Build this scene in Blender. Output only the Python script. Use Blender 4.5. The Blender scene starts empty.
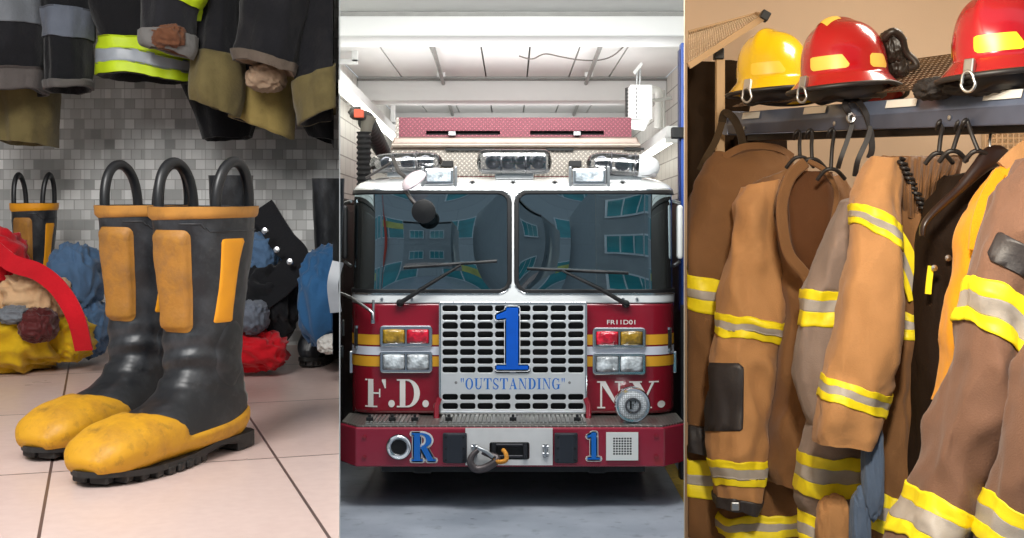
import bpy, bmesh, math, random
from mathutils import Vector, Matrix, noise
R = random.Random(7)
PI = math.pi
FPX, CX, HY, ZC = 1280.0, 512.0, 230.0, 2.0      # focal length in pixels, principal point, eye height
SC = bpy.context.scene
COL = SC.collection

def P(x, y, Y):
    """point at distance Y that the photograph shows at pixel x, y"""
    return Vector(((x - CX) / FPX * Y, Y, ZC - (y - HY) / FPX * Y))

# ------------------------------------------------------------------ materials
def lin(c):
    out = []
    for v in c[:3]:
        v = v / 255.0
        out.append(v / 12.92 if v <= 0.04045 else ((v + 0.055) / 1.055) ** 2.4)
    return tuple(out) + (1.0,)

def sc_col(c, k):
    return tuple(min(1, v * k) for v in c[:3]) + (1.0,)

class NT:
    def __init__(s, name):
        s.m = bpy.data.materials.new(name); s.m.use_nodes = True
        s.t = s.m.node_tree; s.t.nodes.clear()
        s.out = s.n('ShaderNodeOutputMaterial')
    def n(s, typ, **kw):
        nd = s.t.nodes.new(typ)
        for k, v in kw.items():
            if k in nd.inputs.keys() if isinstance(k, str) else False:
                nd.inputs[k].default_value = v
            else:
                setattr(nd, k, v)
        return nd
    def l(s, a, b): s.t.links.new(a, b)
    def mixc(s, fac, a, b, blend='MIX'):
        m = s.n('ShaderNodeMix', data_type='RGBA', blend_type=blend)
        for i, v in ((0, fac), (6, a), (7, b)):
            if hasattr(v, 'links'): s.l(v, m.inputs[i])
            else: m.inputs[i].default_value = v
        return m.outputs[2]
    def ramp(s, src, a, b):
        r = s.n('ShaderNodeMapRange'); s.l(src, r.inputs[0])
        r.inputs[1].default_value = a; r.inputs[2].default_value = b
        return r.outputs[0]

def M(name, col, rough=.5, metal=0.0, var=.12, vs=6.0, bump=0.0, bs=120.0, dirt=None, spec=.5, coat=0.0,
      weave=0.0, sheen=0.0, stretch=(1, 1, 1)):
    """principled material with procedural colour variation, optional dirt patches and surface grain"""
    t = NT(name)
    b = t.n('ShaderNodeBsdfPrincipled'); t.l(b.outputs[0], t.out.inputs[0])
    tc = t.n('ShaderNodeTexCoord')
    mp = t.n('ShaderNodeMapping'); mp.inputs['Scale'].default_value = stretch
    t.l(tc.outputs['Object'], mp.inputs[0]); vec = mp.outputs[0]
    c = lin(col)
    cur = None
    if var > 0:
        nz = t.n('ShaderNodeTexNoise'); nz.inputs['Scale'].default_value = vs; nz.inputs['Detail'].default_value = 5
        t.l(vec, nz.inputs['Vector'])
        cur = t.mixc(t.ramp(nz.outputs['Fac'], .3, .7), sc_col(c, 1 - var), sc_col(c, 1 + var))
    if dirt:
        for dcol, sc, lo, hi, amt in (dirt if isinstance(dirt, list) else [dirt]):
            nz = t.n('ShaderNodeTexNoise'); nz.inputs['Scale'].default_value = sc; nz.inputs['Detail'].default_value = 8
            nz.inputs['Roughness'].default_value = .65
            t.l(vec, nz.inputs['Vector'])
            f = t.ramp(nz.outputs['Fac'], lo, hi)
            mm = t.n('ShaderNodeMath', operation='MULTIPLY'); t.l(f, mm.inputs[0]); mm.inputs[1].default_value = amt
            cur = t.mixc(mm.outputs[0], cur if cur is not None else c, lin(dcol))
    if cur is not None: t.l(cur, b.inputs['Base Color'])
    else: b.inputs['Base Color'].default_value = c
    b.inputs['Roughness'].default_value = rough; b.inputs['Metallic'].default_value = metal
    b.inputs['Specular IOR Level'].default_value = spec
    b.inputs['Coat Weight'].default_value = coat; b.inputs['Coat Roughness'].default_value = .06
    if sheen: b.inputs['Sheen Weight'].default_value = sheen
    if bump:
        nz = t.n('ShaderNodeTexNoise'); nz.inputs['Scale'].default_value = bs; nz.inputs['Detail'].default_value = 4
        t.l(vec, nz.inputs['Vector'])
        bp = t.n('ShaderNodeBump'); bp.inputs['Strength'].default_value = bump; bp.inputs['Distance'].default_value = .01
        t.l(nz.outputs['Fac'], bp.inputs['Height']); t.l(bp.outputs[0], b.inputs['Normal'])
    return t.m

def MEMIT(name, col, strength):
    t = NT(name)
    e = t.n('ShaderNodeEmission'); e.inputs[0].default_value = lin(col); e.inputs[1].default_value = strength
    t.l(e.outputs[0], t.out.inputs[0]); return t.m

def MGLASS(name, tint, gloss=.25, rough=.02, glosscol=(255, 255, 255)):
    """see-through pane: tinted transparency plus a mirror reflection"""
    t = NT(name)
    tr = t.n('ShaderNodeBsdfTransparent'); tr.inputs[0].default_value = lin(tint)
    gl = t.n('ShaderNodeBsdfGlossy'); gl.inputs['Roughness'].default_value = rough; gl.inputs['Color'].default_value = lin(glosscol)
    fr = t.n('ShaderNodeFresnel'); fr.inputs[0].default_value = 1.5
    ad = t.n('ShaderNodeMath', operation='ADD'); ad.use_clamp = True; t.l(fr.outputs[0], ad.inputs[0]); ad.inputs[1].default_value = gloss
    mx = t.n('ShaderNodeMixShader'); t.l(ad.outputs[0], mx.inputs[0]); t.l(tr.outputs[0], mx.inputs[1]); t.l(gl.outputs[0], mx.inputs[2])
    t.l(mx.outputs[0], t.out.inputs[0]); return t.m

# ------------------------------------------------------------------ objects
OFF = {}
def setp(o, label=None, cat=None, group=None, kind=None):
    if label: o['label'] = label
    if cat: o['category'] = cat
    if group: o['group'] = group
    if kind: o['kind'] = kind
    return o

def thing(name, label, cat, loc, group=None, kind=None):
    o = bpy.data.objects.new(name, None); COL.objects.link(o)
    o.location = loc; o.empty_display_size = .05
    OFF[o.name] = Vector(loc)
    return setp(o, label, cat, group, kind)

class MB:
    def __init__(s): s.V = []; s.F = []; s.MI = []
    def add(s, V, F, mi=0):
        b = len(s.V); s.V += [Vector(v) for v in V]
        s.F += [tuple(i + b for i in f) for f in F]; s.MI += [mi] * len(F)
        return s
    def box(s, c, d, rot=None, mi=0):
        hx, hy, hz = d[0] / 2, d[1] / 2, d[2] / 2
        vs = [Vector((x, y, z)) for x in (-hx, hx) for y in (-hy, hy) for z in (-hz, hz)]
        if rot is not None: vs = [rot @ v for v in vs]
        c = Vector(c)
        return s.add([v + c for v in vs], [(0, 1, 3, 2), (4, 6, 7, 5), (0, 4, 5, 1), (2, 3, 7, 6), (0, 2, 6, 4), (1, 5, 7, 3)], mi)
    def hexa(s, a, b, mi=0):
        """two quads a and b (4 points each) joined into a solid"""
        return s.add(list(a) + list(b), [(3, 2, 1, 0), (4, 5, 6, 7)] + [(i, (i + 1) % 4, (i + 1) % 4 + 4, i + 4) for i in range(4)], mi)
    def tube(s, pts, r, k=10, closed=False, mi=0, cap=True):
        pts = [Vector(p) for p in pts]; n = len(pts)
        rr = r if isinstance(r, (list, tuple)) else [r] * n
        V = []; up = None
        for i, p in enumerate(pts):
            if closed: d = pts[(i + 1) % n] - pts[i - 1]
            else: d = pts[min(i + 1, n - 1)] - pts[max(i - 1, 0)]
            d.normalize()
            if up is None:
                up = d.orthogonal().normalized()
            else:
                up = (up - d * up.dot(d))
                if up.length < 1e-6: up = d.orthogonal()
                up.normalize()
            q = d.cross(up)
            for j in range(k):
                a = 2 * PI * j / k
                V.append(p + (up * math.cos(a) + q * math.sin(a)) * rr[i])
        F = []
        m = n if closed else n - 1
        for i in range(m):
            for j in range(k):
                F.append((i * k + j, i * k + (j + 1) % k, ((i + 1) % n) * k + (j + 1) % k, ((i + 1) % n) * k + j))
        if not closed and cap:
            F.append(tuple(range(k - 1, -1, -1))); F.append(tuple((n - 1) * k + j for j in range(k)))
        return s.add(V, F, mi)
    def lathe(s, prof, o, axis=(0, 0, 1), k=32, mi=0, sx=1.0, sy=1.0, ref=None, cap=True):
        """prof: (radius, height) along axis from o"""
        ax = Vector(axis).normalized(); u = (Vector(ref) if ref else ax.orthogonal()).normalized()
        u = (u - ax * u.dot(ax)).normalized(); w = ax.cross(u); o = Vector(o)
        V = []; n = len(prof)
        for r, h in prof:
            for j in range(k):
                a = 2 * PI * j / k
                V.append(o + ax * h + (u * math.cos(a) * sx + w * math.sin(a) * sy) * r)
        F = [(i * k + j, i * k + (j + 1) % k, (i + 1) * k + (j + 1) % k, (i + 1) * k + j) for i in range(n - 1) for j in range(k)]
        if cap:
            F.append(tuple(range(k - 1, -1, -1))); F.append(tuple((n - 1) * k + j for j in range(k)))
        return s.add(V, F, mi)
    def prism(s, poly, d, mi=0):
        """planar polygon of 3-D points pushed along d"""
        poly = [Vector(p) for p in poly]; n = len(poly); d = Vector(d)
        return s.add(poly + [p + d for p in poly], [tuple(range(n - 1, -1, -1)), tuple(range(n, 2 * n))] +
                     [(i, (i + 1) % n, (i + 1) % n + n, i + n) for i in range(n)], mi)
    def build(s, name, mats, parent=None, smooth=None, bev=0, solid=0, sub=0, origin=None, label=None, cat=None, group=None, kind=None, fix=True, soff=-1):
        if parent is not None: off = OFF[parent.name]
        else:
            if origin is None:
                lo = [min(v[i] for v in s.V) for i in range(3)]; hi = [max(v[i] for v in s.V) for i in range(3)]
                origin = ((lo[0] + hi[0]) / 2, (lo[1] + hi[1]) / 2, lo[2])
            off = Vector(origin)
        me = bpy.data.meshes.new(name)
        me.from_pydata([tuple(v - off) for v in s.V], [], s.F)
        mats = mats if isinstance(mats, (list, tuple)) else [mats]
        for m in mats: me.materials.append(m)
        if len(mats) > 1: me.polygons.foreach_set('material_index', s.MI)
        if fix:
            bm = bmesh.new(); bm.from_mesh(me); bmesh.ops.recalc_face_normals(bm, faces=bm.faces); bm.to_mesh(me); bm.free()
        if smooth is not None:
            me.polygons.foreach_set('use_smooth', [True] * len(me.polygons))
            if smooth < 179: me.set_sharp_from_angle(angle=math.radians(smooth))
        me.update()
        o = bpy.data.objects.new(name, me); COL.objects.link(o)
        if parent is not None: o.parent = parent
        else: o.location = off
        OFF[o.name] = off
        if solid:
            md = o.modifiers.new('solid', 'SOLIDIFY'); md.thickness = solid; md.offset = soff
        if bev:
            md = o.modifiers.new('bevel', 'BEVEL'); md.width = bev; md.segments = 2; md.limit_method = 'ANGLE'; md.angle_limit = math.radians(40)
            md.harden_normals = False
        if sub:
            md = o.modifiers.new('sub', 'SUBSURF'); md.levels = sub; md.render_levels = sub
        return setp(o, label, cat, group, kind)

def copy_tree(o, parent=None):
    c = o.copy(); COL.objects.link(c)
    OFF[c.name] = OFF[o.name].copy()
    if parent is not None: c.parent = parent
    for ch in [x for x in COL.objects if x.parent == o]: copy_tree(ch, c)
    return c

# ------------------------------------------------------------------ surfaces
def vnormals(V, F):
    N = [Vector((0, 0, 0)) for _ in V]
    for f in F:
        n = Vector((0, 0, 0)); a = V[f[0]]
        for i in range(1, len(f) - 1): n += (V[f[i]] - a).cross(V[f[i + 1]] - a)
        for i in f: N[i] += n
    return [n.normalized() if n.length > 0 else Vector((0, 0, 1)) for n in N]

def clip(V, F, d, attrs=()):
    """keep the part of a surface where d >= 0, cut along the zero line; attrs are per-vertex lists carried along"""
    nV, nF = [], []; A = [[] for _ in attrs]; m1, m2 = {}, {}
    def vid(i):
        if i not in m1:
            m1[i] = len(nV); nV.append(V[i].copy())
            for q, a in zip(A, attrs): q.append(a[i])
        return m1[i]
    def eid(i, j):
        k = (min(i, j), max(i, j))
        if k not in m2:
            i, j = k; t = d[i] / (d[i] - d[j]); m2[k] = len(nV); nV.append(V[i].lerp(V[j], t))
            for q, a in zip(A, attrs): q.append(a[i] + (a[j] - a[i]) * t)
        return m2[k]
    for f in F:
        out = []
        for q in range(len(f)):
            a, b = f[q], f[(q + 1) % len(f)]
            if d[a] >= 0: out.append(vid(a))
            if (d[a] >= 0) != (d[b] >= 0): out.append(eid(a, b))
        if len(out) >= 3: nF.append(tuple(out))
    return nV, nF, A

def sdf_rr(x, y, cx, cy, hx, hy, r):
    """signed distance of a rounded rectangle, positive inside"""
    qx, qy = abs(x - cx) - hx + r, abs(y - cy) - hy + r
    return -(math.hypot(max(qx, 0), max(qy, 0)) + min(max(qx, qy), 0) - r)

def sstep(a, b, x):
    t = max(0, min(1, (x - a) / (b - a))); return t * t * (3 - 2 * t)

def crom(rows, n):
    """Catmull-Rom resampling of rows of numbers, n samples; returns rows and parameters 0..len-1"""
    out = []; L = len(rows) - 1
    for i in range(n):
        t = L * i / (n - 1); k = min(int(t), L - 1); f = t - k
        p0, p1, p2, p3 = rows[max(k - 1, 0)], rows[k], rows[k + 1], rows[min(k + 2, L)]
        out.append(([0.5 * (2 * b + (c - a) * f + (2 * a - 5 * b + 4 * c - d) * f * f + (3 * b - a - 3 * c + d) * f ** 3) for a, b, c, d in zip(p0, p1, p2, p3)], t))
    return out

def curve(pts, n):
    return [Vector(r[0]) for r in crom([tuple(p) for p in pts], n)]

def ringfaces(n, k, closed=True):
    m = k if closed else k - 1
    return [(i * k + j, i * k + (j + 1) % k, (i + 1) * k + (j + 1) % k, (i + 1) * k + j) for i in range(n - 1) for j in range(m)]

# ------------------------------------------------------------------ serif lettering
def rct(a, b, c, d): return [(a, b), (c, b), (c, d), (a, d)]
def arcp(cx, cy, rx, ry, tx, ty, a0, a1, n=18):
    out = []
    for i in range(n):
        a, b = math.radians(a0 + (a1 - a0) * i / n), math.radians(a0 + (a1 - a0) * (i + 1) / n)
        out.append([(cx + rx * math.cos(a), cy + ry * math.sin(a)), (cx + rx * math.cos(b), cy + ry * math.sin(b)),
                    (cx + (rx - tx) * math.cos(b), cy + (ry - ty) * math.sin(b)), (cx + (rx - tx) * math.cos(a), cy + (ry - ty) * math.sin(a))])
    return out
GL = {
 'F': (.86, [rct(0, 0, .5, .05), rct(.12, 0, .34, 1), rct(0, .95, .84, 1), [(.84, 1), (.68, .95), (.8, .68), (.84, .68)], rct(.34, .48, .6, .53), rct(.57, .36, .62, .66)]),
 'D': (.94, [rct(0, 0, .5, .05), rct(0, .95, .5, 1), rct(.12, 0, .34, 1)] + arcp(.42, .5, .5, .5, .23, .06, -90, 90)),
 'N': (1.0, [rct(.12, 0, .19, 1), rct(.81, 0, .88, 1), [(.08, 1), (.32, 1), (.88, .0), (.78, 0)], rct(0, 0, .31, .05), rct(0, .95, .25, 1), rct(.68, .95, 1, 1)]),
 'Y': (1.0, [rct(.4, 0, .62, .45), [(.08, 1), (.32, 1), (.62, .42), (.4, .42)], [(.78, 1), (.86, 1), (.6, .42), (.53, .42)], rct(0, .95, .42, 1), rct(.66, .95, 1, 1), rct(.26, 0, .76, .05)]),
 'O': (.94, arcp(.47, .5, .46, .52, .2, .06, 0, 360, 28)),
 'U': (.98, [rct(.12, .3, .34, 1), rct(0, .95, .46, 1), rct(.78, .3, .85, 1), rct(.66, .95, .97, 1)] + arcp(.485, .32, .365, .34, .15, .1, 180, 360)),
 'T': (.94, [rct(.36, 0, .58, 1), rct(0, .95, .94, 1), [(0, 1), (0, .68), (.04, .68), (.18, .96)], [(.94, 1), (.94, .68), (.9, .68), (.76, .96)], rct(.22, 0, .72, .05)]),
 'S': (.72, arcp(.36, .745, .32, .275, .13, .07, 25, 200) + arcp(.36, .265, .34, .285, .14, .07, -155, 20) + [[(.04, .72), (.2, .62), (.7, .3), (.62, .18), (.52, .26), (.12, .5)], rct(.6, .7, .66, 1), rct(.02, 0, .08, .32)]),
 'A': (1.0, [[(.1, 0), (.17, 0), (.52, .9), (.48, 1)], [(.42, 1), (.54, 1), (.92, 0), (.66, 0)], rct(.24, .3, .72, .36), rct(0, 0, .3, .05), rct(.56, 0, 1, .05)]),
 'I': (.5, [rct(.14, 0, .36, 1), rct(0, 0, .5, .05), rct(0, .95, .5, 1)]),
 'G': (.98, arcp(.47, .5, .46, .52, .2, .06, 45, 320, 26) + [rct(.68, .04, .88, .42), rct(.54, .4, .98, .45), rct(.78, .66, .84, 1)]),
 'R': (1.0, [rct(.1, 0, .36, 1), rct(0, 0, .48, .06), rct(0, .94, .45, 1), [(.36, .5), (.6, .53), (.95, 0), (.68, 0)], rct(.66, 0, 1.02, .06)] + arcp(.42, .74, .42, .26, .24, .07, -90, 90)),
 '1': (.9, [rct(.3, 0, .64, 1), [(.64, 1), (.5, 1), (.02, .88), (.02, .81), (.3, .83), (.64, .9)], rct(.02, 0, .92, .065)]),
 '"': (.44, [[(.02, 1), (.17, 1), (.12, .62), (.07, .62)], [(.26, 1), (.41, 1), (.36, .62), (.31, .62)]]),
 '.': (.3, [[(.15 + .13 * math.cos(i * PI / 8), .13 + .13 * math.sin(i * PI / 8)) for i in range(16)]]),
 '*': (.16, [[(.08 + .07 * math.cos(i * PI / 5), .45 + .07 * math.sin(i * PI / 5)) for i in range(10)]]),
}
def letters(mb, txt, x0, ytop, x1, ybot, Y, surf=None, th=.004, grow=0.0, mi=0, gap=.12, lift=0.0):
    """serif lettering filling the pixel box at distance Y, following surf(X, Z) -> Y"""
    tot = sum(GL[c][0] for c in txt) + gap * (len(txt) - 1)
    h = ybot - ytop; sx = (x1 - x0) / tot; u = 0
    dirs = [(0, 0)] if grow == 0 else [(grow * math.cos(a * PI / 4), grow * math.sin(a * PI / 4)) for a in range(8)]
    cnt = 0
    for c in txt:
        w, polys = GL[c]; cnt = 0
        for pl in polys:
            cnt += 1
            for dx, dy in dirs:
                pts = []
                for a, b in pl:
                    p = P(x0 + (u + a) * sx + dx, ybot - b * h + dy, Y)
                    p.y = (surf(p.x, p.z) if surf else Y) - lift - cnt * .00005
                    pts.append(p)
                mb.prism(pts, (0, -th, 0), mi)
        u += w + gap
    return mb

# ------------------------------------------------------------------ cloth
def LIM(p):
    """cloth presses flat against the partition instead of passing through it"""
    if p.y < 3.2: p.x = min(p.x, -.1346 * p.y - .014)
    else: p.x = p.x
    return p
LIMS = [LIM]
def cloth(rows, n=36, k=56, fold=(.10, 5, 0.0), wrink=.010, wscale=9.0, seed=0, sq=.85, fine=.003):
    """soft tube of fabric: rows are (x left, y left, x right, y right, distance, half depth in metres) in picture measure.
    returns V, F, T (row parameter), U (angle)"""
    V, T, U = [], [], []
    fa, ff, fp = fold
    for r, t in crom(rows, n):
        xl, yl, xr, yr, Y, dp = r
        a, b = P(xl, yl, Y), P(xr, yr, Y); c = (a + b) / 2; ax = (b - a) / 2
        for j in range(k):
            th = 2 * PI * j / k
            co, si = math.cos(th), math.sin(th)
            co2 = math.copysign(abs(co) ** sq, co); si2 = math.copysign(abs(si) ** sq, si)
            q = 1 + fa * math.sin(ff * th + fp + .55 * t) * (.4 + .6 * abs(si)) + fa * .5 * math.sin((ff * 2 + 1) * th + 2.1 * fp - .8 * t) * abs(si)
            v = c + ax * co2 * (1 + .25 * (q - 1)) + Vector((0, dp, 0)) * si2 * q
            s = Vector((seed * 3.1, seed * 1.7, 0))
            pv = Vector((v.x * wscale, v.y * wscale, v.z * wscale * .55)) + s
            w = noise.noise_vector(pv) * wrink + noise.noise_vector(pv * 2.7) * wrink * .45 + noise.noise_vector(pv * 7) * fine
            w.x *= .6; w.z *= .6
            rd = (v - c); rd.y *= 1.5; rd.z = 0; rd = rd.normalized() if rd.length > 1e-6 else Vector((0, -1, 0))
            pf = Vector((v.x * 4.5 + v.z * 1.6 + s.x * 3, v.y * 3 + s.y, v.z * 2.2 - v.x * 1.2)) + noise.noise_vector(Vector((v.x * 2.5, v.y * 2, v.z * 2)) + s * 2) * .7
            rg = 1 - 2.4 * abs(noise.noise(pf)); rg2 = 1 - 2.4 * abs(noise.noise(pf * 2.3 + s))
            w += rd * (rg * abs(rg) * .85 + rg2 * .35) * wrink * min(1, .35 + abs(si))
            V.append(LIMS[-1](v + w)); T.append(t); U.append(th)
    return V, ringfaces(n, k), T, U

def fbm(p, o=3):
    return noise.fractal(p, 1.0, 2.0, o)
# =================================================================== camera
cam = bpy.data.cameras.new('camera'); cam.sensor_fit = 'HORIZONTAL'; cam.sensor_width = 36.0
cam.lens = 36.0 * FPX / 1024.0; cam.shift_x = 0.0; cam.shift_y = (HY - 269.0) / 1024.0
cam.clip_start = .05; cam.clip_end = 300
co = bpy.data.objects.new('camera', cam); COL.objects.link(co); co.location = (0, 0, ZC); co.rotation_euler = (PI / 2, 0, 0)
SC.camera = co

# =================================================================== left room: boots on tiles
HC, SL = .381, .03047                     # the wet-room floor falls slightly towards the front
def zl(Y): return ZC - HC + SL * Y
YW = 3.17                                 # its back wall
CUT = .1346                               # the partitions stand along these lines

def mat_tiles():
    t = NT('pink_floor_tile'); b = t.n('ShaderNodeBsdfPrincipled'); t.l(b.outputs[0], t.out.inputs[0])
    g = t.n('ShaderNodeNewGeometry')
    def dot(v, off):
        d = t.n('ShaderNodeVectorMath', operation='DOT_PRODUCT'); t.l(g.outputs['Position'], d.inputs[0]); d.inputs[1].default_value = v
        a = t.n('ShaderNodeMath', operation='ADD'); t.l(d.outputs['Value'], a.inputs[0]); a.inputs[1].default_value = off
        return a.outputs[0]
    n = math.hypot(1, .322)
    u = dot((1 / n, .322 / n, 0), -.240 + 10 * .304); v = dot((-.322 / n, 1 / n, 0), -1.843 + 10 * .491)
    cb = t.n('ShaderNodeCombineXYZ'); t.l(u, cb.inputs[0]); t.l(v, cb.inputs[1])
    br = t.n('ShaderNodeTexBrick'); br.offset = 0; br.squash = 1
    t.l(cb.outputs[0], br.inputs['Vector'])
    for k, vv in (('Scale', 1.0), ('Brick Width', .304), ('Row Height', .491), ('Mortar Size', .0022), ('Mortar Smooth', .2), ('Bias', 0.0)): br.inputs[k].default_value = vv
    br.inputs['Color1'].default_value = lin((214, 190, 182)); br.inputs['Color2'].default_value = lin((223, 200, 192)); br.inputs['Mortar'].default_value = lin((96, 78, 74))
    nz = t.n('ShaderNodeTexNoise'); nz.inputs['Scale'].default_value = 60; nz.inputs['Detail'].default_value = 6; t.l(g.outputs['Position'], nz.inputs['Vector'])
    c = t.mixc(t.ramp(nz.outputs['Fac'], .35, .75), br.outputs['Color'], t.mixc(.14, br.outputs['Color'], lin((150, 110, 100))))
    t.l(c, b.inputs['Base Color'])
    n2 = t.n('ShaderNodeTexNoise'); n2.inputs['Scale'].default_value = 9; t.l(g.outputs['Position'], n2.inputs['Vector'])
    r = t.n('ShaderNodeMapRange'); t.l(n2.outputs['Fac'], r.inputs[0]); r.inputs[3].default_value = .22; r.inputs[4].default_value = .42
    t.l(r.outputs[0], b.inputs['Roughness'])
    bp = t.n('ShaderNodeBump'); bp.inputs['Strength'].default_value = .35; bp.inputs['Distance'].default_value = .002; bp.invert = True
    t.l(br.outputs['Fac'], bp.inputs['Height']); t.l(bp.outputs[0], b.inputs['Normal'])
    return t.m

def mat_mosaic():
    t = NT('grey_mosaic_wall'); b = t.n('ShaderNodeBsdfPrincipled'); t.l(b.outputs[0], t.out.inputs[0])
    tc = t.n('ShaderNodeTexCoord'); mp = t.n('ShaderNodeMapping'); mp.inputs['Rotation'].default_value = (PI / 2, 0, 0); t.l(tc.outputs['Object'], mp.inputs[0])
    cols = []
    for (bw, rh, off) in ((.025, .025, .35), (.05, .025, .5)):
        br = t.n('ShaderNodeTexBrick'); br.offset = off; t.l(mp.outputs[0], br.inputs['Vector'])
        for k, vv in (('Scale', 1.0), ('Brick Width', bw), ('Row Height', rh), ('Mortar Size', .0012), ('Mortar Smooth', .3), ('Bias', 0.0)): br.inputs[k].default_value = vv
        br.inputs['Color1'].default_value = lin((150, 152, 151)); br.inputs['Color2'].default_value = lin((246, 247, 246)); br.inputs['Mortar'].default_value = lin((168, 168, 166))
        cols.append(br)
    nz = t.n('ShaderNodeTexNoise'); nz.inputs['Scale'].default_value = 4; nz.inputs['Detail'].default_value = 6; t.l(tc.outputs['Object'], nz.inputs['Vector'])
    c = t.mixc(.45, cols[0].outputs['Color'], cols[1].outputs['Color'])
    c = t.mixc(t.ramp(nz.outputs['Fac'], .45, .75), c, t.mixc(.25, c, lin((70, 68, 64))))
    t.l(c, b.inputs['Base Color']); b.inputs['Roughness'].default_value = .28
    bp = t.n('ShaderNodeBump'); bp.inputs['Strength'].default_value = .3; bp.inputs['Distance'].default_value = .003; bp.invert = True
    t.l(cols[0].outputs['Fac'], bp.inputs['Height']); t.l(bp.outputs[0], b.inputs['Normal'])
    return t.m

m_white = M('white_painted_panel', (226, 226, 222), .6, var=.03, bump=.05)
m_greywall = M('grey_plaster', (150, 150, 148), .7, var=.05, bump=.1)
m_clad = M('blue_grey_cladding', (150, 158, 162), .6, var=.06)  # added on unseen outer faces so the windscreens mirror a facade
# floor slab, sloping to the front
mb = MB(); y0, y1 = .75, YW + .12
def lfl(X, Y, dz=0): return (X, Y, zl(Y) + dz)
mb.hexa([lfl(-CUT * y0, y0), lfl(-1.75, y0), lfl(-1.75, y1), lfl(-CUT * y1, y1)], [lfl(-CUT * y0, y0, -.12), lfl(-1.75, y0, -.12), lfl(-1.75, y1, -.12), lfl(-CUT * y1, y1, -.12)])
mb.build('floor', mat_tiles(), kind='structure')
mb = MB(); ya, yb = YW, YW + .1; fp = [(-1.84, ya), (-CUT * ya - .002, ya), (-CUT * yb - .002, yb), (-1.84, yb)]
mb.hexa([(x, y, 1.5) for x, y in fp], [(x, y, 3.2) for x, y in fp]); mb.MI[4] = 1
mb.build('wall_back', [mat_mosaic(), m_clad], kind='structure')
mb = MB(); mb.box((-1.8, 1.95, 2.35), (.08, 2.5, 1.7)); mb.build('wall_left', m_greywall, kind='structure')
def partition(name, sgn, y0, y1, z0, z1, mat):
    mb = MB(); e = .0004
    a = [(sgn * (CUT - e) * y0, y0), (sgn * (CUT + e) * y0, y0), (sgn * (CUT + e) * y1, y1), (sgn * (CUT - e) * y1, y1)]
    mb.hexa([(x, y, z0) for x, y in a], [(x, y, z1) for x, y in a]); mb.MI[5] = 1
    return mb.build(name, [mat, m_clad], kind='structure')
partition('wall_partition', -1, .9, YW + .1, 1.45, 3.15, m_white)
mb = MB(); mb.hexa([(-CUT * 1.6, 1.6, 3.15), (-1.84, 1.6, 3.15), (-1.84, YW + .1, 3.15), (-CUT * (YW + .1), YW + .1, 3.15)],
                   [(-CUT * 1.6, 1.6, 3.23), (-1.84, 1.6, 3.23), (-1.84, YW + .1, 3.23), (-CUT * (YW + .1), YW + .1, 3.23)])
mb.build('ceiling', m_greywall, kind='structure')

# ------------------------------------------------------------------- rubber boots
m_rubber = M('black_rubber', (27, 29, 33), .40, var=.12, vs=14, bump=.05, bs=90, spec=.5,
             dirt=[((88, 92, 98), 16, .46, .8, .55), ((124, 124, 122), 70, .58, .9, .3)])
m_loop = M('black_loop_rubber', (24, 25, 28), .38, var=.1)
m_rubin = M('boot_lining', (52, 48, 42), .8, var=.2)
m_sole = M('black_sole_rubber', (34, 34, 34), .6, var=.2, vs=30, dirt=((104, 96, 84), 40, .55, .8, .6))
m_yel = M('yellow_rubber', (210, 154, 32), .5, var=.08, vs=20, bump=.08, bs=140, spec=.4,
          dirt=[((142, 94, 40), 20, .46, .74, .7), ((66, 52, 38), 52, .56, .76, .6), ((84, 66, 44), 8, .58, .85, .35)])
m_band = M('worn_tan_rubber_band', (180, 126, 54), .55, var=.12, vs=30, dirt=((110, 74, 40), 40, .5, .8, .6))
m_pad = M('worn_tan_shin_pad', (164, 112, 42), .6, var=.16, vs=24, bump=.15, bs=180,
          dirt=[((110, 84, 62), 22, .48, .72, .7), ((196, 140, 44), 14, .52, .75, .6)])
m_patch = M('orange_yellow_reflective', (232, 156, 24), .45, var=.04, vs=40)
m_heel = M('grey_heel_tab', (150, 152, 152), .5, var=.1, vs=40)

TT = [(.079, .358), (.075, .32), (.070, .27), (.066, .225), (.064, .185), (.067, .150), (.075, .116), (.101, .092), (.140, .080), (.180, .075), (.213, .068), (.243, .054), (.260, .036)]
BB = [(-.079, .358), (-.075, .32), (-.068, .27), (-.060, .225), (-.055, .18), (-.056, .13), (-.066, .075), (-.071, .035), (-.035, .016), (.07, .014), (.150, .012), (.215, .013), (.253, .018)]
WW = [.069, .066, .062, .058, .054, .051, .049, .049, .050, .052, .053, .046, .026]

def boot_surface(n=104, k=112):
    V, T, U = [], [], []
    for r, t in crom([a + b + (w,) for a, b, w in zip(TT, BB, WW)], n):
        tx, tz, bx, bz, w = r
        c = Vector(((tx + bx) / 2, 0, (tz + bz) / 2)); e = Vector(((tx - bx) / 2, 0, (tz - bz) / 2))
        for j in range(k):
            th = 2 * PI * j / k; co, si = math.cos(th), math.sin(th)
            q = .92 if t < 6 else .8
            v = c + e * math.copysign(abs(co) ** q, co) + Vector((0, w, 0)) * math.copysign(abs(si) ** q, si)
            s = fbm(v * 26) * .0016 + noise.noise(v * 9) * .0022
            # creases across the ankle
            g = math.exp(-((t - 5.2) / 1.3) ** 2) * math.sin(t * 7.5 + 1.2 * math.sin(th * 2)) * .0022 * (.6 + .4 * co)
            v += (v - c).normalized() * (s + g)
            V.append(v); T.append(t); U.append(th)
    F = ringfaces(n, k)
    V.append(Vector((.263, 0, .033))); T.append(12.0); U.append(0)
    b = (n - 1) * k
    for j in range(k): F.append((b + j, b + (j + 1) % k, len(V) - 1))
    return V, F, T, U

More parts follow.
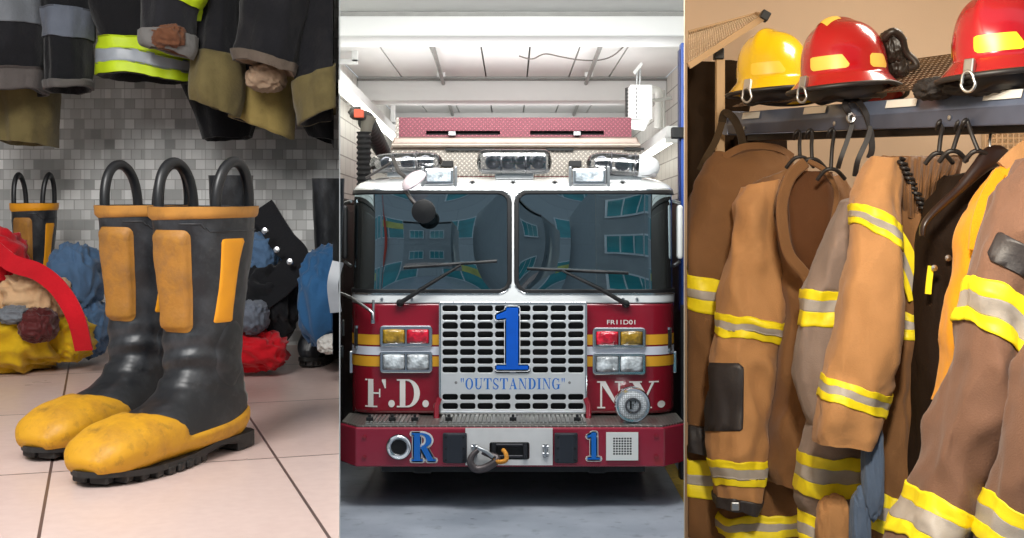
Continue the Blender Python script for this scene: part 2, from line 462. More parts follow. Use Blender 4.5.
def make_boot(name, label, group=None):
    root = thing(name, label, 'boot', (0, 0, 0), group)
    V, F, T, U = boot_surface(); N = vnormals(V, F)
    if sum((N[i].dot(V[i] - Vector((0, 0, V[i].z))) for i in range(0, 112 * 10, 7))) < 0: N = [-n for n in N]
    k = 112
    # shaft and foot with the inside of the top
    mb = MB(); mb.add(V, F)
    top = V[:k]; c = sum(top, Vector()) / k
    r1 = [c + (v - c) * .93 for v in top]; r2 = [c + (v - c) * .88 + Vector((0, 0, -.07)) for v in top]
    mb.add(top + r1 + r2, ringfaces(3, k)); mb.add(r2, [tuple(range(k))])
    mb.build('shaft', m_rubber, root, smooth=50)
    def shell(nm, d, off, mat, ramp=.004, sm=60):
        v2, f2, (n2, d2) = clip(V, F, d, (N, d))
        v3 = [v + n * off * (.12 + .88 * sstep(0, ramp, q)) for v, n, q in zip(v2, n2, d2)]
        m = MB(); m.add(v3, f2); return m.build(nm, mat, root, smooth=sm)
    shell('rim_band', [v.z - (.3395 + .002 * math.sin(u)) if v.x < .1 else -1 for v, u in zip(V, U)], .0045, m_band)
    # toe cap joined to the band that runs round the foot
    def toe(v, t, u):
        if v.x < -.2 or t < 4: return -.05
        w = max(.02, .056); a = v.x - (.158 - .060 * (v.y / w) ** 2 if v.z > .03 else .0)
        foot = (.046 + .016 * sstep(.02, -.08, v.x) - .004 * sstep(.0, .15, v.x)) - v.z
        return max(a, foot)
    shell('toe_cap', [toe(v, t, u) for v, t, u in zip(V, T, U)], .0042, m_yel)
    def padd(v, t, u):
        if t > 5.2: return -.05
        a = math.atan2(math.sin(u + .10), math.cos(u + .10)) * .066
        return sdf_rr(a, v.z, 0, .252, .033, .073, .011)
    shell('shin_pad', [padd(v, t, u) for v, t, u in zip(V, T, U)], .0085, m_pad, .009)
    def patd(v, t, u):
        if t > 5: return -.05
        zz = (v.z - .252) / .06
        a = math.atan2(math.sin(u - 1.34), math.cos(u - 1.34)) * .066 + .004 - zz * .004
        return min(.0195 - .0035 * (1 - zz * zz) - abs(a), .06 - abs(v.z - .252))
    shell('side_patch', [patd(v, t, u) for v, t, u in zip(V, T, U)], .0012, m_patch, .001)
    def heeld(v, t, u):
        a = math.atan2(math.sin(u - PI + .35), math.cos(u - PI + .35)) * .05
        return sdf_rr(a, v.z, 0, .082, .022, .017, .004) if t > 4 and v.x < 0 else -.05
    shell('heel_tab', [heeld(v, t, u) for v, t, u in zip(V, T, U)], .002, m_heel, .002)
    for sgn, tt in ((1, 'ankle'), (-1, 'ankle')):
        def ank(v, t, u):
            if t > 8: return -.05
            q = ((v.x - .005) / .032) ** 2 + ((v.z - .145) / .047) ** 2
            s = 1 if v.y * sgn > .02 else -1
            return (1 - q) * .02 if s > 0 else -.05
        shell('ankle_patch', [ank(v, t, u) for v, t, u in zip(V, T, U)], .0022, m_rubber, .003)
    # stitched seam below the rim on the outer side
    mb = MB()
    seam = []
    for j in range(k):
        u = 2 * PI * j / k
        if .15 < u < 2.6:
            i = min(range(k * 2, k * 30, k), key=lambda q: abs(V[q + j].z - (.322 + .012 * sstep(.9, .5, u)))) + j
            seam.append(V[i] + N[i] * .0006)
    mb.tube(seam, .0012, 6); mb.build('seam', m_rubber, root, smooth=60)
    # pull loops either side of the shaft
    for sgn in (1, -1):
        pts = []
        for i in range(25):
            a = PI * i / 24
            pts.append((-.041 * math.cos(a), sgn * (.049 + .004 * math.sin(a)), .352 + .070 * math.sin(a) ** .8))
        pts = [(-.041, sgn * .046, .30)] + pts + [(.041, sgn * .046, .30)]
        mb = MB(); mb.tube(pts, .0078, 12); mb.build('pull_loop', m_loop, root, smooth=60)
    # outsole: welt, heel block and cleated forefoot
    mb = MB()
    def outline(x0, x1, n=30, grow=.004):
        xs = [x0 + (x1 - x0) * (.5 - .5 * math.cos(PI * i / (n - 1))) for i in range(n)]
        def hw(x):
            pts = [(-.076, .0), (-.071, .026), (-.06, .041), (-.03, .045), (.03, .043), (.08, .046), (.14, .052), (.18, .0525), (.22, .044), (.248, .028), (.260, .013), (.266, 0)]
            for (a, b), (c2, d2) in zip(pts, pts[1:]):
                if a <= x <= c2: return b + (d2 - b) * (x - a) / (c2 - a) + grow
            return grow
        return [(x, hw(x)) for x in xs] + [(x, -hw(x)) for x in reversed(xs)]
    o1 = outline(-.076, .266, 40)
    lift = lambda x: .005 * sstep(.19, .27, x)
    mb.add([Vector((x, y, .0085 + lift(x) + .007 * sstep(.075, .03, x) * sstep(-.03, .0, x))) for x, y in o1] + [Vector((x, y, .0165 + lift(x) * .9 + .006 * sstep(.1, .03, x))) for x, y in o1],
           [tuple(range(len(o1) - 1, -1, -1)), tuple(range(len(o1), 2 * len(o1)))] + [(i, (i + 1) % len(o1), (i + 1) % len(o1) + len(o1), i + len(o1)) for i in range(len(o1))])
    ob = mb.build('outsole', m_sole, root, smooth=40)
    mb = MB(); o2 = outline(-.076, -.012, 16, .003)
    mb.prism([(x, y, 0) for x, y in o2], (0, 0, .016)); mb.build('heel_block', m_sole, root, bev=.002)
    mb = MB()
    for i in range(9):
        x0 = .062 + i * .0215; w = [.046, .051, .055, .057, .057, .054, .048, .040, .027][i]
        dz = lift(x0 + .008)
        mb.box((x0 + .008, w / 2 + .001, .006 + dz * .8), (.0178, w, .012), Matrix.Rotation(.18, 3, 'Z')); mb.box((x0 + .008, -w / 2 - .001, .006 + dz * .8), (.0178, w, .012), Matrix.Rotation(-.18, 3, 'Z'))
    mb.build('tread', m_sole, root, bev=.003)
    return root

def put_boot(o, px, Y, toe, rotx=True):
    o.location = ((px - 512) / FPX * Y, Y, zl(Y)); 
    o.rotation_euler = (-0 * SL, 0, toe)
boot = make_boot('rubber_boot', 'scuffed black rubber boot with yellow toe cap, front one of the pair on tiles')
ang = math.atan2(-.906, -.42)
slope = Matrix.Rotation(math.atan(SL), 4, 'X')
def seat_boot(o, px, Y, a, s=(1, 1, 1)):
    o.matrix_world = Matrix.Translation(((px - 512) / FPX * Y, Y, zl(Y) + .001)) @ slope @ Matrix.Rotation(a, 4, 'Z') @ Matrix.Diagonal(s + (1,))
b2 = copy_tree(boot); b2['label'] = 'scuffed black rubber boot with yellow toe cap, behind and left of its twin'
b3 = copy_tree(boot); b3['label'] = 'black rubber boot with bright yellow rim standing by the red suspenders at left'
b4 = copy_tree(boot); b4['label'] = 'dark rubber boot by the wall, seen through the handle loops of the front boots'
b5 = copy_tree(boot); b5['label'] = 'dark rubber boot at right against the wall behind the blue trousers'
seat_boot(boot, 206, 1.88, ang + .04); seat_boot(b2, 149, 2.04, ang + .06)
seat_boot(b3, 36, 2.93, -1.75, (.62, .72, .985))
seat_boot(b4, 232, 2.93, -1.75, (.62, .72, 1.16)); seat_boot(b5, 329, 2.90, -1.75, (.62, .5, 1.14))
for b in (b4, b5):
    for ch in list(b.children):
        if ch.name.split('.')[0] in ('shin_pad', 'side_patch', 'rim_band', 'seam', 'heel_tab', 'ankle_patch', 'pull_loop', 'toe_cap'): bpy.data.objects.remove(ch)
for b in (b3,):
    for ch in b.children:
        if ch.name.startswith('rim_band'):
            ch.data = ch.data.copy(); ch.data.materials[0] = m_patch

# ------------------------------------------------------------------- heaps of gear by the wall
def C(name, col, **kw):
    a = dict(rough=.85, var=.14, vs=14, bump=.18, bs=160, spec=.2, sheen=.15); a.update(kw)
    return M(name, col, **a)
c_yel = C('yellow_canvas', (206, 166, 24), dirt=((110, 88, 30), 9, .5, .75, .6))
c_red = C('red_webbing', (196, 20, 34)); c_beige = C('beige_lining', (206, 168, 128)); c_blue = C('blue_denim_lining', (76, 104, 136))
c_maroon = C('maroon_leather', (84, 30, 30), rough=.5); c_black = C('black_canvas', (19, 20, 24)); c_grey = C('grey_canvas', (98, 104, 116))
c_dark = C('charcoal_canvas', (26, 26, 30), dirt=((60, 57, 56), 9, .5, .75, .4)); c_deepblue = C('blue_canvas', (42, 86, 128)); c_silver = M('silver_reflective', (158, 164, 172), .4, var=.08, vs=30)
c_lime = M('lime_reflective', (196, 222, 30), .55, var=.06, vs=30); c_khaki = C('khaki_canvas', (112, 100, 64), dirt=((60, 50, 34), 10, .5, .75, .7))
c_brown = C('brown_lining', (112, 72, 50)); c_tan = C('pale_tan_lining', (166, 140, 116)); c_white = C('white_cloth', (190, 188, 184)); c_ash = C('ash_grey_tape', (112, 116, 122))

def lump(mb, x0, y0, x1, y1, Y, dp, seed=1, amp=.28, fr=1.5, nu=84, nv=52, mi=0, sq=.8):
    """crumpled heap of cloth filling a picture box, standing at distance Y with half depth dp"""
    a, b = P(x0, y0, Y), P(x1, y1, Y); c = (a + b) / 2; hx, hz = (b.x - a.x) / 2, (a.z - b.z) / 2
    V = []
    for i in range(nv):
        ph = PI * i / (nv - 1)
        for j in range(nu):
            th = 2 * PI * j / nu
            d = Vector((math.sin(ph) * math.cos(th), math.sin(ph) * math.sin(th), math.cos(ph)))
            q = Vector([math.copysign(abs(x) ** sq, x) for x in d])
            pn = d * fr + Vector((seed * 5.3, seed * 2.1, seed))
            w = 1 - abs(noise.noise(pn * 1.3)) * 2
            pq = Vector((pn.x * 1.9 + pn.z * .8, pn.y * 1.3, pn.z * .8 - pn.x * .4)) + noise.noise_vector(pn * .9) * .5; w2 = 1 - abs(noise.noise(pq * 1.7)) * 2.2
            r = 1 - amp * .5 + amp * (.5 * w + .30 * w2 + .06 * noise.noise(pn * 2.6))
            p = c + Vector((q.x * hx, q.y * dp, q.z * hz)) * r
            if p.x < 0: p.z = max(p.z, zl(p.y) + .002)
            p = LIMS[-1](p)
            V.append(p)
    return mb.add(V, ringfaces(nv, nu), mi)

def strap(mb, pts, w, th, n=30, mi=0, tilt=None):
    """flat belt along 3-D points; width direction leans towards the viewer"""
    cs = curve(pts, n); V = []
    for i, p in enumerate(cs):
        d = (cs[min(i + 1, n - 1)] - cs[max(i - 1, 0)]).normalized()
        s = d.cross(Vector(tilt or (0, -1, .25))).normalized(); u = s.cross(d).normalized()
        for a, b in ((-1, -1), (1, -1), (1, 1), (-1, 1)): V.append(p + s * w / 2 * a + u * th / 2 * b)
    F = ringfaces(n, 4) + [(3, 2, 1, 0), tuple((n - 1) * 4 + q for q in range(4))]
    return mb.add(V, F, mi)

t = thing('bunker_trousers', 'crumpled yellow turnout trousers with red suspenders heaped at left by the wall', 'trousers', P(40, 372, 2.72))
mb = MB(); lump(mb, -45, 298, 66, 372, 2.72, .13, 2, .34, 1.3); lump(mb, 30, 312, 94, 362, 2.76, .09, 5, .34); mb.build('trouser_leg', c_yel, t, smooth=180)
mb = MB(); lump(mb, 4, 270, 66, 322, 2.70, .08, 9, .4, 1.6); mb.build('lining', c_beige, t, smooth=180)
mb = MB(); lump(mb, 22, 308, 56, 342, 2.62, .05, 4, .3); mb.build('knee_pad', c_maroon, t, smooth=180)
mb = MB(); lump(mb, 0, 305, 34, 324, 2.62, .05, 14, .3); mb.build('pocket', c_ash, t, smooth=180)
mb = MB(); lump(mb, -50, 228, 26, 296, 2.74, .09, 12, .35, 1.4); mb.build('bib', c_red, t, smooth=180)
mb = MB(); strap(mb, [P(-20, 236, 2.66), P(10, 262, 2.62), P(38, 272, 2.6), P(60, 290, 2.6), P(76, 318, 2.6), P(84, 350, 2.63)], .036, .006)
mb.build('suspender', c_red, t, smooth=60)
mb = MB(); lump(mb, 52, 244, 100, 318, 2.83, .08, 7, .34, 1.4); lump(mb, 60, 300, 110, 358, 2.84, .08, 3, .3, 1.4)
mb.build('denim_trousers', c_blue, smooth=180, label='blue denim liner draped beside the yellow trousers at left', cat='trousers')

t = thing('work_jacket', 'black work jacket with metal snaps heaped behind the front boot', 'jacket', P(268, 340, 2.72))
mb = MB(); lump(mb, 238, 212, 288, 300, 2.82, .07, 21, .34, 1.4); lump(mb, 236, 258, 300, 342, 2.74, .10, 22, .36, 1.4); mb.build('jacket_body', c_black, t, smooth=180)
mb = MB(); strap(mb, [P(262, 208, 2.72), P(282, 240, 2.68), P(296, 258, 2.66), P(284, 280, 2.65), P(250, 306, 2.66)], .055, .012, tilt=(0, -1, .1)); mb.build('lapel', c_black, t, smooth=60)
mb = MB(); lump(mb, 244, 232, 282, 276, 2.72, .05, 25, .3); mb.build('denim_lining', c_blue, t, smooth=180)
mb = MB(); lump(mb, 238, 300, 268, 334, 2.63, .06, 26, .3); mb.build('grey_lining', c_grey, t, smooth=180)
m_snap = M('nickel_snap', (200, 200, 204), .25, 1.0, var=.05)
for x, y in ((265, 231), (290, 262), (253, 304), (277, 250)):
    mb = MB(); mb.lathe([(.001, .006), (.006, .005), (.0075, 0)], P(x, y, 2.625), (0, -1, .1), 16); mb.build('snap', m_snap, t, smooth=60)
mb = MB(); lump(mb, 226, 330, 288, 370, 2.66, .08, 31, .36, 1.3)
mb.build('folded_cloth', c_red, smooth=180, label='crumpled red cloth on the floor behind the front boot', cat='cloth')
t = thing('work_trousers', 'blue canvas trousers with a silver stripe bunched at right by the wall', 'trousers', P(332, 352, 2.66))
mb = MB(); lump(mb, 300, 246, 372, 350, 2.66, .10, 41, .3, 1.3); mb.build('trouser_leg', c_deepblue, t, smooth=180)
mb = MB(); strap(mb, [P(338, 262, 2.54), P(333, 285, 2.53), P(336, 312, 2.54)], .022, .008); mb.build('reflective_stripe', c_silver, t, smooth=60)
mb = MB(); lump(mb, 318, 334, 356, 354, 2.52, .05, 44, .25); mb.build('hem', c_white, t, smooth=180)

# ------------------------------------------------------------------- coats hanging above, only their lower halves in view
def bandpart(V, F, T, N, t0, t1, root, mat, off=.004, name='reflective_band', extra=None, skew=None):
    d = [min(t - t0, t1 - t) for t in T]
    if extra: d = [min(a, b) for a, b in zip(d, extra)]
    v2, f2, (n2,) = clip(V, F, d, (N,))
    if not f2: return None
    mb = MB(); mb.add([v + n * off for v, n in zip(v2, n2)], f2); return mb.build(name, mat, root, smooth=180, solid=off * .9)

def sleeve(root, rows, mat, name='sleeve', bands=(), seed=1, fold=(.10, 4, 0), wrink=.012, n=36, k=48, cuff=None, cuffmat=None, lin_mat=None, inset=.10, fine=.003, wscale=9.0, sq=.85, boff=.004):
    V, F, T, U = cloth(rows, n, k, fold, wrink, wscale, seed, sq, fine)
    N = vnormals(V, F); c = sum(V[:k], Vector()) / k
    if sum(N[i].dot(V[i] - c) for i in range(k)) < 0: N = [-q for q in N]
    mb = MB(); mb.add(V, F, 0)
    L = len(V) - k
    ring = V[L:]; cc = sum(ring, Vector()) / k
    r1 = [cc + (v - cc) * .9 for v in ring]; r2 = [cc + (v - cc) * .8 + (sum(V[L - 8 * k:L - 7 * k], Vector()) / k - cc) * .8 for v in ring]
    mb.add(ring + r1 + r2, ringfaces(3, k), 1); mb.add(r2, [tuple(range(k))], 1)
    top = V[:k]; mb.add(top, [tuple(range(k - 1, -1, -1))], 0)
    ob = mb.build(name, [mat, lin_mat or mat], root, smooth=180)
    for t0, t1, bm in bands: bandpart(V, F, T, N, t0, t1, root, bm, boff)
    if cuff is not None: bandpart(V, F, T, N, cuff, 99, root, cuffmat or mat, .006, 'cuff')
    return ob, (V, F, T, U, N)

YB = 2.78
def coat(label, loc, group='turnout coats hung over the tiled wall'): return thing('turnout_coat', label, 'coat', P(loc[0], loc[1], YB), group)
k1 = coat('charcoal turnout coat sleeve with grey stripe, leftmost over the tiles', (20, 150))
sleeve(k1, [(-45, -60, 40, -60, YB, .07), (-40, -10, 42, -12, YB, .08), (-34, 40, 43, 36, YB, .085), (-30, 70, 43, 62, YB, .08), (-26, 100, 42, 92, YB, .075)], c_dark, seed=1, bands=((1.2, 1.75, c_ash),), cuff=3.2, cuffmat=C('grey_cuff', (92, 86, 84)))
sleeve(k1, [(-30, -50, 60, -50, YB + .12, .07), (-20, 40, 56, 40, YB + .12, .08), (2, 110, 54, 108, YB + .12, .08), (6, 142, 51, 146, YB + .12, .08)], c_khaki, name='coat_body', seed=2)
k2 = coat('dark turnout coat with two thin grey bars, second over the tiles', (68, 95))
sleeve(k2, [(44, -60, 96, -60, YB, .06), (48, 0, 92, 0, YB, .065), (50, 44, 90, 44, YB, .06), (52, 90, 89, 88, YB, .06)], c_black, seed=4, cuff=2.75, cuffmat=C('grey_knit_cuff', (92, 88, 86)), bands=((.5, 1.0, c_grey), (1.2, 1.9, c_grey)))
k3 = coat('black turnout coat with a broad lime and silver hem band', (150, 90))
ob, S = sleeve(k3, [(86, -60, 214, -60, YB + .06, .09), (92, 0, 204, 0, YB + .06, .10), (106, 38, 198, 50, YB + .06, .10), (104, 52, 197, 62, YB + .06, .10), (103, 66, 196, 72, YB + .06, .10), (103, 78, 195, 82, YB + .06, .10)],
               C('jet_canvas', (20, 20, 23)), name='coat_body', seed=5, fold=(.06, 5, .4), bands=((2, 3, c_lime), (3, 4, c_silver), (4, 4.9, c_lime)))
sleeve(k3, [(142, -50, 210, -60, YB - .10, .05), (143, -16, 205, -8, YB - .10, .055), (144, -2, 197, 10, YB - .10, .055), (146, 22, 196, 28, YB - .10, .06), (147, 40, 196, 50, YB - .10, .06), (154, 46, 192, 58, YB - .10, .055)],
       C('sleeve_canvas', (34, 34, 38)), seed=6, bands=((.9, 1.9, c_lime),), cuff=3.4, cuffmat=C('ash_cuff', (120, 118, 116)), lin_mat=c_brown)
mb = MB(); lump(mb, 152, 24, 186, 50, YB - .15, .035, 51, .3); mb.build('lining', c_brown, k3, smooth=180)
sleeve(k3, [(196, -40, 216, -40, YB, .04), (196, -6, 214, -4, YB, .04), (196, 4, 213, 4, YB, .04), (197, 14, 213, 14, YB, .04), (197, 29, 212, 27, YB, .04)], C('cuff_canvas', (44, 44, 48)), name='storm_flap', seed=7, bands=((1, 2, c_lime), (2, 3, c_silver), (3, 3.95, c_lime)))
k4 = coat('dark grey turnout coat with a stained khaki hem', (250, 140))
sleeve(k4, [(214, -60, 322, -60, YB + .10, .08), (210, 0, 316, 0, YB + .10, .09), (204, 60, 306, 60, YB + .10, .09), (232, 92, 292, 84, YB + .10, .08), (236, 118, 288, 140, YB + .10, .07)], c_dark, name='coat_body', seed=8, cuff=2.6, cuffmat=C('stained_hem', (158, 138, 82), dirt=((80, 62, 40), 12, .5, .75, .7)))
sleeve(k4, [(206, -60, 248, -60, YB - .02, .05), (204, 0, 242, -4, YB - .02, .055), (198, 50, 240, 58, YB - .02, .06), (194, 84, 240, 100, YB - .02, .06), (196, 98, 236, 118, YB - .02, .05)], c_dark, seed=9, cuff=2.0, cuffmat=c_khaki)
sleeve(k4, [(246, -60, 320, -60, YB - .10, .055), (244, 0, 310, 6, YB - .10, .06), (240, 40, 300, 52, YB - .10, .06), (238, 52, 296, 68, YB - .10, .06), (240, 60, 294, 75, YB - .10, .06)], c_dark, seed=10, cuff=2.8, cuffmat=C('mud_cuff', (100, 88, 78)), lin_mat=c_tan)
mb = MB(); lump(mb, 247, 64, 286, 92, YB - .06, .045, 55, .25); mb.build('lining', c_tan, k4, smooth=180)
k5 = coat('charcoal turnout coat with a worn khaki lower edge, last at right over the tiles', (320, 125))
sleeve(k5, [(308, -60, 384, -60, YB - .06, .06), (306, 0, 380, 0, YB - .06, .07), (298, 60, 376, 50, YB - .06, .075), (298, 92, 374, 70, YB - .06, .075), (304, 126, 372, 104, YB - .06, .07)], c_dark, seed=12, cuff=2.7, cuffmat=c_khaki)
k6 = coat('black turnout coat deep in shade between the khaki hems', (215, 145))
sleeve(k6, [(150, -60, 262, -60, YB + .22, .05), (176, 60, 262, 60, YB + .22, .06), (196, 110, 256, 110, YB + .22, .06), (206, 140, 250, 136, YB + .22, .05)], c_black, name='coat_body', seed=13)
k7 = coat('black turnout coat hanging behind the last coat at right', (320, 160))
sleeve(k7, [(268, -60, 372, -60, YB + .22, .05), (280, 60, 366, 60, YB + .22, .06), (296, 110, 360, 110, YB + .22, .06), (310, 136, 356, 148, YB + .22, .05)], c_black, name='coat_body', seed=14)
# the rail they hang from, above the frame
t = thing('coat_rail', 'steel coat rail above the frame, holding the dark turnout coats', 'rail', (-1.05, YB + .08, 2.72))
mb = MB(); mb.tube([(-1.75, YB + .08, 2.76), (-.405, YB + .08, 2.76)], .014, 12); mb.build('rail_tube', M('rail_steel', (120, 122, 126), .35, .9), t, smooth=60)
for x in (-1.5, -.6):
    mb = MB(); mb.box((x, YB + .24, 2.76), (.03, .33, .03)); mb.build('bracket', M('bracket_steel', (110, 112, 116), .4, .9), t, bev=.003)
# =================================================================== fire station bay
YF = 9.7                                   # front of the cab
def Z(y, Y=YF): return ZC - (y - HY) / FPX * Y
def X(x, Y=YF): return (x - CX) / FPX * Y
XC = X(513)                                # middle of the truck

def mat_concrete():
    t = NT('grey_bay_floor'); b = t.n('ShaderNodeBsdfPrincipled'); t.l(b.outputs[0], t.out.inputs[0])
    g = t.n('ShaderNodeNewGeometry'); cur = None
    nz = t.n('ShaderNodeTexNoise'); nz.inputs['Scale'].default_value = 2.2; nz.inputs['Detail'].default_value = 8; t.l(g.outputs['Position'], nz.inputs['Vector'])
    cur = t.mixc(t.ramp(nz.outputs['Fac'], .3, .7), lin((138, 145, 156)), lin((168, 174, 184)))
    n2 = t.n('ShaderNodeTexNoise'); n2.inputs['Scale'].default_value = 9; n2.inputs['Detail'].default_value = 9; t.l(g.outputs['Position'], n2.inputs['Vector'])
    cur = t.mixc(t.ramp(n2.outputs['Fac'], .58, .78), cur, lin((112, 118, 126)))
    vo = t.n('ShaderNodeTexVoronoi'); vo.inputs['Scale'].default_value = 3.2; t.l(g.outputs['Position'], vo.inputs['Vector'])
    cur = t.mixc(t.ramp(vo.outputs['Distance'], .06, .03), cur, lin((90, 92, 98)))
    t.l(cur, b.inputs['Base Color']); b.inputs['Roughness'].default_value = .38
    bp = t.n('ShaderNodeBump'); bp.inputs['Strength'].default_value = .12; t.l(n2.outputs['Fac'], bp.inputs['Height']); t.l(bp.outputs[0], b.inputs['Normal'])
    return t.m
def mat_block(name, col, bw, rh, mortar, vert=True):
    t = NT(name); b = t.n('ShaderNodeBsdfPrincipled'); t.l(b.outputs[0], t.out.inputs[0])
    g = t.n('ShaderNodeNewGeometry'); sp = t.n('ShaderNodeSeparateXYZ'); t.l(g.outputs['Position'], sp.inputs[0])
    cb = t.n('ShaderNodeCombineXYZ'); t.l(sp.outputs[1 if vert else 0], cb.inputs[0]); t.l(sp.outputs[2 if vert else 1], cb.inputs[1])
    br = t.n('ShaderNodeTexBrick'); t.l(cb.outputs[0], br.inputs['Vector'])
    for k, vv in (('Scale', 1.0), ('Brick Width', bw), ('Row Height', rh), ('Mortar Size', .008), ('Mortar Smooth', .3), ('Bias', 0.0)): br.inputs[k].default_value = vv
    br.inputs['Color1'].default_value = lin(col); br.inputs['Color2'].default_value = lin([v * .97 for v in col]); br.inputs['Mortar'].default_value = lin(mortar)
    t.l(br.outputs['Color'], b.inputs['Base Color']); b.inputs['Roughness'].default_value = .55
    return t.m
m_ceil = M('white_ceiling_paint', (228, 229, 226), .7, var=.03, vs=1.5)
m_beam = M('white_beam_paint', (224, 225, 223), .6, var=.03, vs=1.2)
m_block = mat_block('white_glazed_block', (222, 221, 214), .40, .20, (150, 146, 138))
BX, CZ = 1.82, 3.80
mb = MB(); mb.box((0, 2.0, -.05), (40, 46, .1)); mb.build('floor', mat_concrete(), kind='structure')
mb = MB(); mb.box((-BX - .05, 15.6, 1.9), (.1, 13.4, 3.8)); mb.build('wall_left', m_block, kind='structure')
mb = MB(); mb.box((BX + .05, 15.6, 1.9), (.1, 13.4, 3.8)); mb.build('wall_right', m_block, kind='structure')
mb = MB(); mb.box((0, 22.35, 1.9), (2 * BX + .2, .1, 3.8)); mb.build('wall_back', m_beam, kind='structure')
# ceiling slab of planks with open joints
mb = MB(); xs = [-BX] + [X(x, 12.6) for x in (380, 430, 481, 530, 580, 628)] + [BX]
for a, b in zip(xs, xs[1:]): mb.box(((a + b) / 2, 15.6, CZ + .06), (b - a - .018, 13.4, .12))
mb.build('ceiling', m_ceil, kind='structure')
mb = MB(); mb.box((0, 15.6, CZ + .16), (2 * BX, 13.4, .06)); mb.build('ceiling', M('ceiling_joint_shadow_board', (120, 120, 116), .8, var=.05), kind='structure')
def beam(n, y0, y1, z0, mat=m_beam):
    mb = MB(); mb.box((0, (y0 + y1) / 2, (z0 + CZ) / 2), (2 * BX - .002, y1 - y0, CZ - z0)); mb.build('trim_%d' % n, mat, bev=.012, kind='structure')
beam(1, 10.42, 11.05, 3.58); beam(2, 15.05, 15.6, 3.52); beam(3, 19.6, 20.2, 3.5)
mb = MB(); mb.box((0, 9.66, CZ - .012), (2 * BX - .004, 1.5, .024)); mb.build('trim_4', M('front_ceiling_panel', (206, 207, 204), .7, var=.03), kind='structure')
m_jamb = M('dark_door_jamb', (44, 44, 46), .5, var=.1)
for sx, n in ((-1, 7), (1, 8)):
    mb = MB(); mb.box((sx * (BX + .12), 8.85, 1.9), (.3, .16, 3.8)); mb.build('trim_%d' % n, m_jamb, bev=.01, kind='structure')
mb = MB(); mb.box((0, 10.405, 3.755), (2 * BX - .01, .02, .03)); mb.build('trim_5', M('grey_joint_sealant', (150, 150, 146), .7), kind='structure')
mb = MB(); mb.box((0, 15.03, 3.765), (2 * BX - .01, .03, .025)); mb.build('trim_6', M('grey_joint_sealant_far', (128, 128, 124), .7), kind='structure')
# painted yellow line on the floor at the right of the truck
mb = MB(); mb.hexa([(1.22, 7.2, .0), (1.32, 7.2, .0), (1.42, 12.6, .0), (1.32, 12.6, .0)], [(1.22, 7.2, .003), (1.32, 7.2, .003), (1.42, 12.6, .003), (1.32, 12.6, .003)])
mb.build('floor_line', M('yellow_floor_paint', (206, 170, 60), .6, var=.2, vs=20), kind='structure')

m_steel = M('brushed_steel', (188, 190, 192), .3, 1.0, var=.06, vs=20)
m_chrome = M('chrome', (226, 228, 230), .12, 1.0, var=.03)
m_whitemetal = M('white_enamel', (226, 228, 226), .4, var=.03)
m_blackpl = M('black_plastic', (14, 14, 15), .5, var=.15)
m_blackrub = M('matt_black_rubber', (20, 20, 22), .7, var=.2, vs=20)
m_tube = MEMIT('lit_fluorescent_tube', (255, 252, 240), 5.0)
def batten(label, a, b):
    a, b = Vector(a), Vector(b); d = (b - a).normalized()
    t = thing('fluorescent_wall_lamp', label, 'light', (a + b) / 2)
    mb = MB(); mb.tube([a - d * .04, b + d * .04], .075, 4); mb.build('housing', m_whitemetal, t)
    side = Vector((-math.copysign(1, a.x), 0, 0))
    for q in (-.032, .032):
        mb = MB(); o = Vector((0, 0, -.085)) + side * .02 + Vector((q, 0, 0)); mb.tube([a + o, b + o], .022, 12); mb.build('lamp_tube', m_tube, t, smooth=60)
    for f in (.1, .5, .9):
        p = a.lerp(b, f); mb = MB(); mb.box(((p.x - side.x * BX) / 2, p.y, p.z + .03), (abs(-side.x * BX - p.x), .04, .03)); mb.build('wall_arm', m_whitemetal, t, bev=.003)
    for p in (a, b):
        mb = MB(); mb.box(p + Vector((0, 0, -.07)), (.13, .03, .08)); mb.build('end_cap', m_whitemetal, t, bev=.004)
batten('long lit fluorescent light along the left wall above the exhaust hose', (-1.60, 9.6, 3.42), (-1.60, 18.6, 3.30))
batten('lit fluorescent light on the right wall below the white heater box', (1.56, 12.5, 2.96), (1.56, 16.2, 2.92))

# conduits running along the ceiling
def conduit(label, x0, y0, Y0, x1, y1, Y1):
    t = thing('ceiling_conduit', label, 'pipe', P(x0, y0, Y0), 'conduits under the ceiling')
    a, b = P(x0, y0, Y0), P(x1, y1, Y1)
    mb = MB(); mb.tube([a, b], .022, 10); mb.build('pipe', M('conduit_steel', (150, 150, 146), .45, .6), t, smooth=60)
    for k in (.02, .35, .68): 
        p = a.lerp(b, k); mb = MB(); mb.box(p + Vector((0, 0, .02)), (.09, .03, .05)); mb.build('saddle', m_whitemetal, t, bev=.004)
    mb = MB(); mb.box(a + Vector((.03, 0, .05)), (.13, .12, .14)); mb.build('junction_box', M('conduit_box_grey', (176, 176, 172), .5), t, bev=.006)
conduit('straight conduit under the ceiling, left of the hanging wire', 430, 37, 11.2, 453, 117, 20.0)
conduit('straight conduit under the ceiling, right of the hanging wire', 604, 37, 11.2, 573, 117, 20.0)
mb = MB(); mb.tube(curve([P(519, 56, 13.0), P(532, 59, 13.0), P(545, 54, 13.0), P(562, 57, 13.0), P(580, 60, 13), P(600, 60, 13), P(614, 55, 12.8), P(627, 43, 12.5)], 50), .007, 6)
mb.build('hanging_wire', M('thin_dark_wire', (110, 106, 100), .6), smooth=60, label='thin loose wire sagging across the white ceiling', cat='wire')

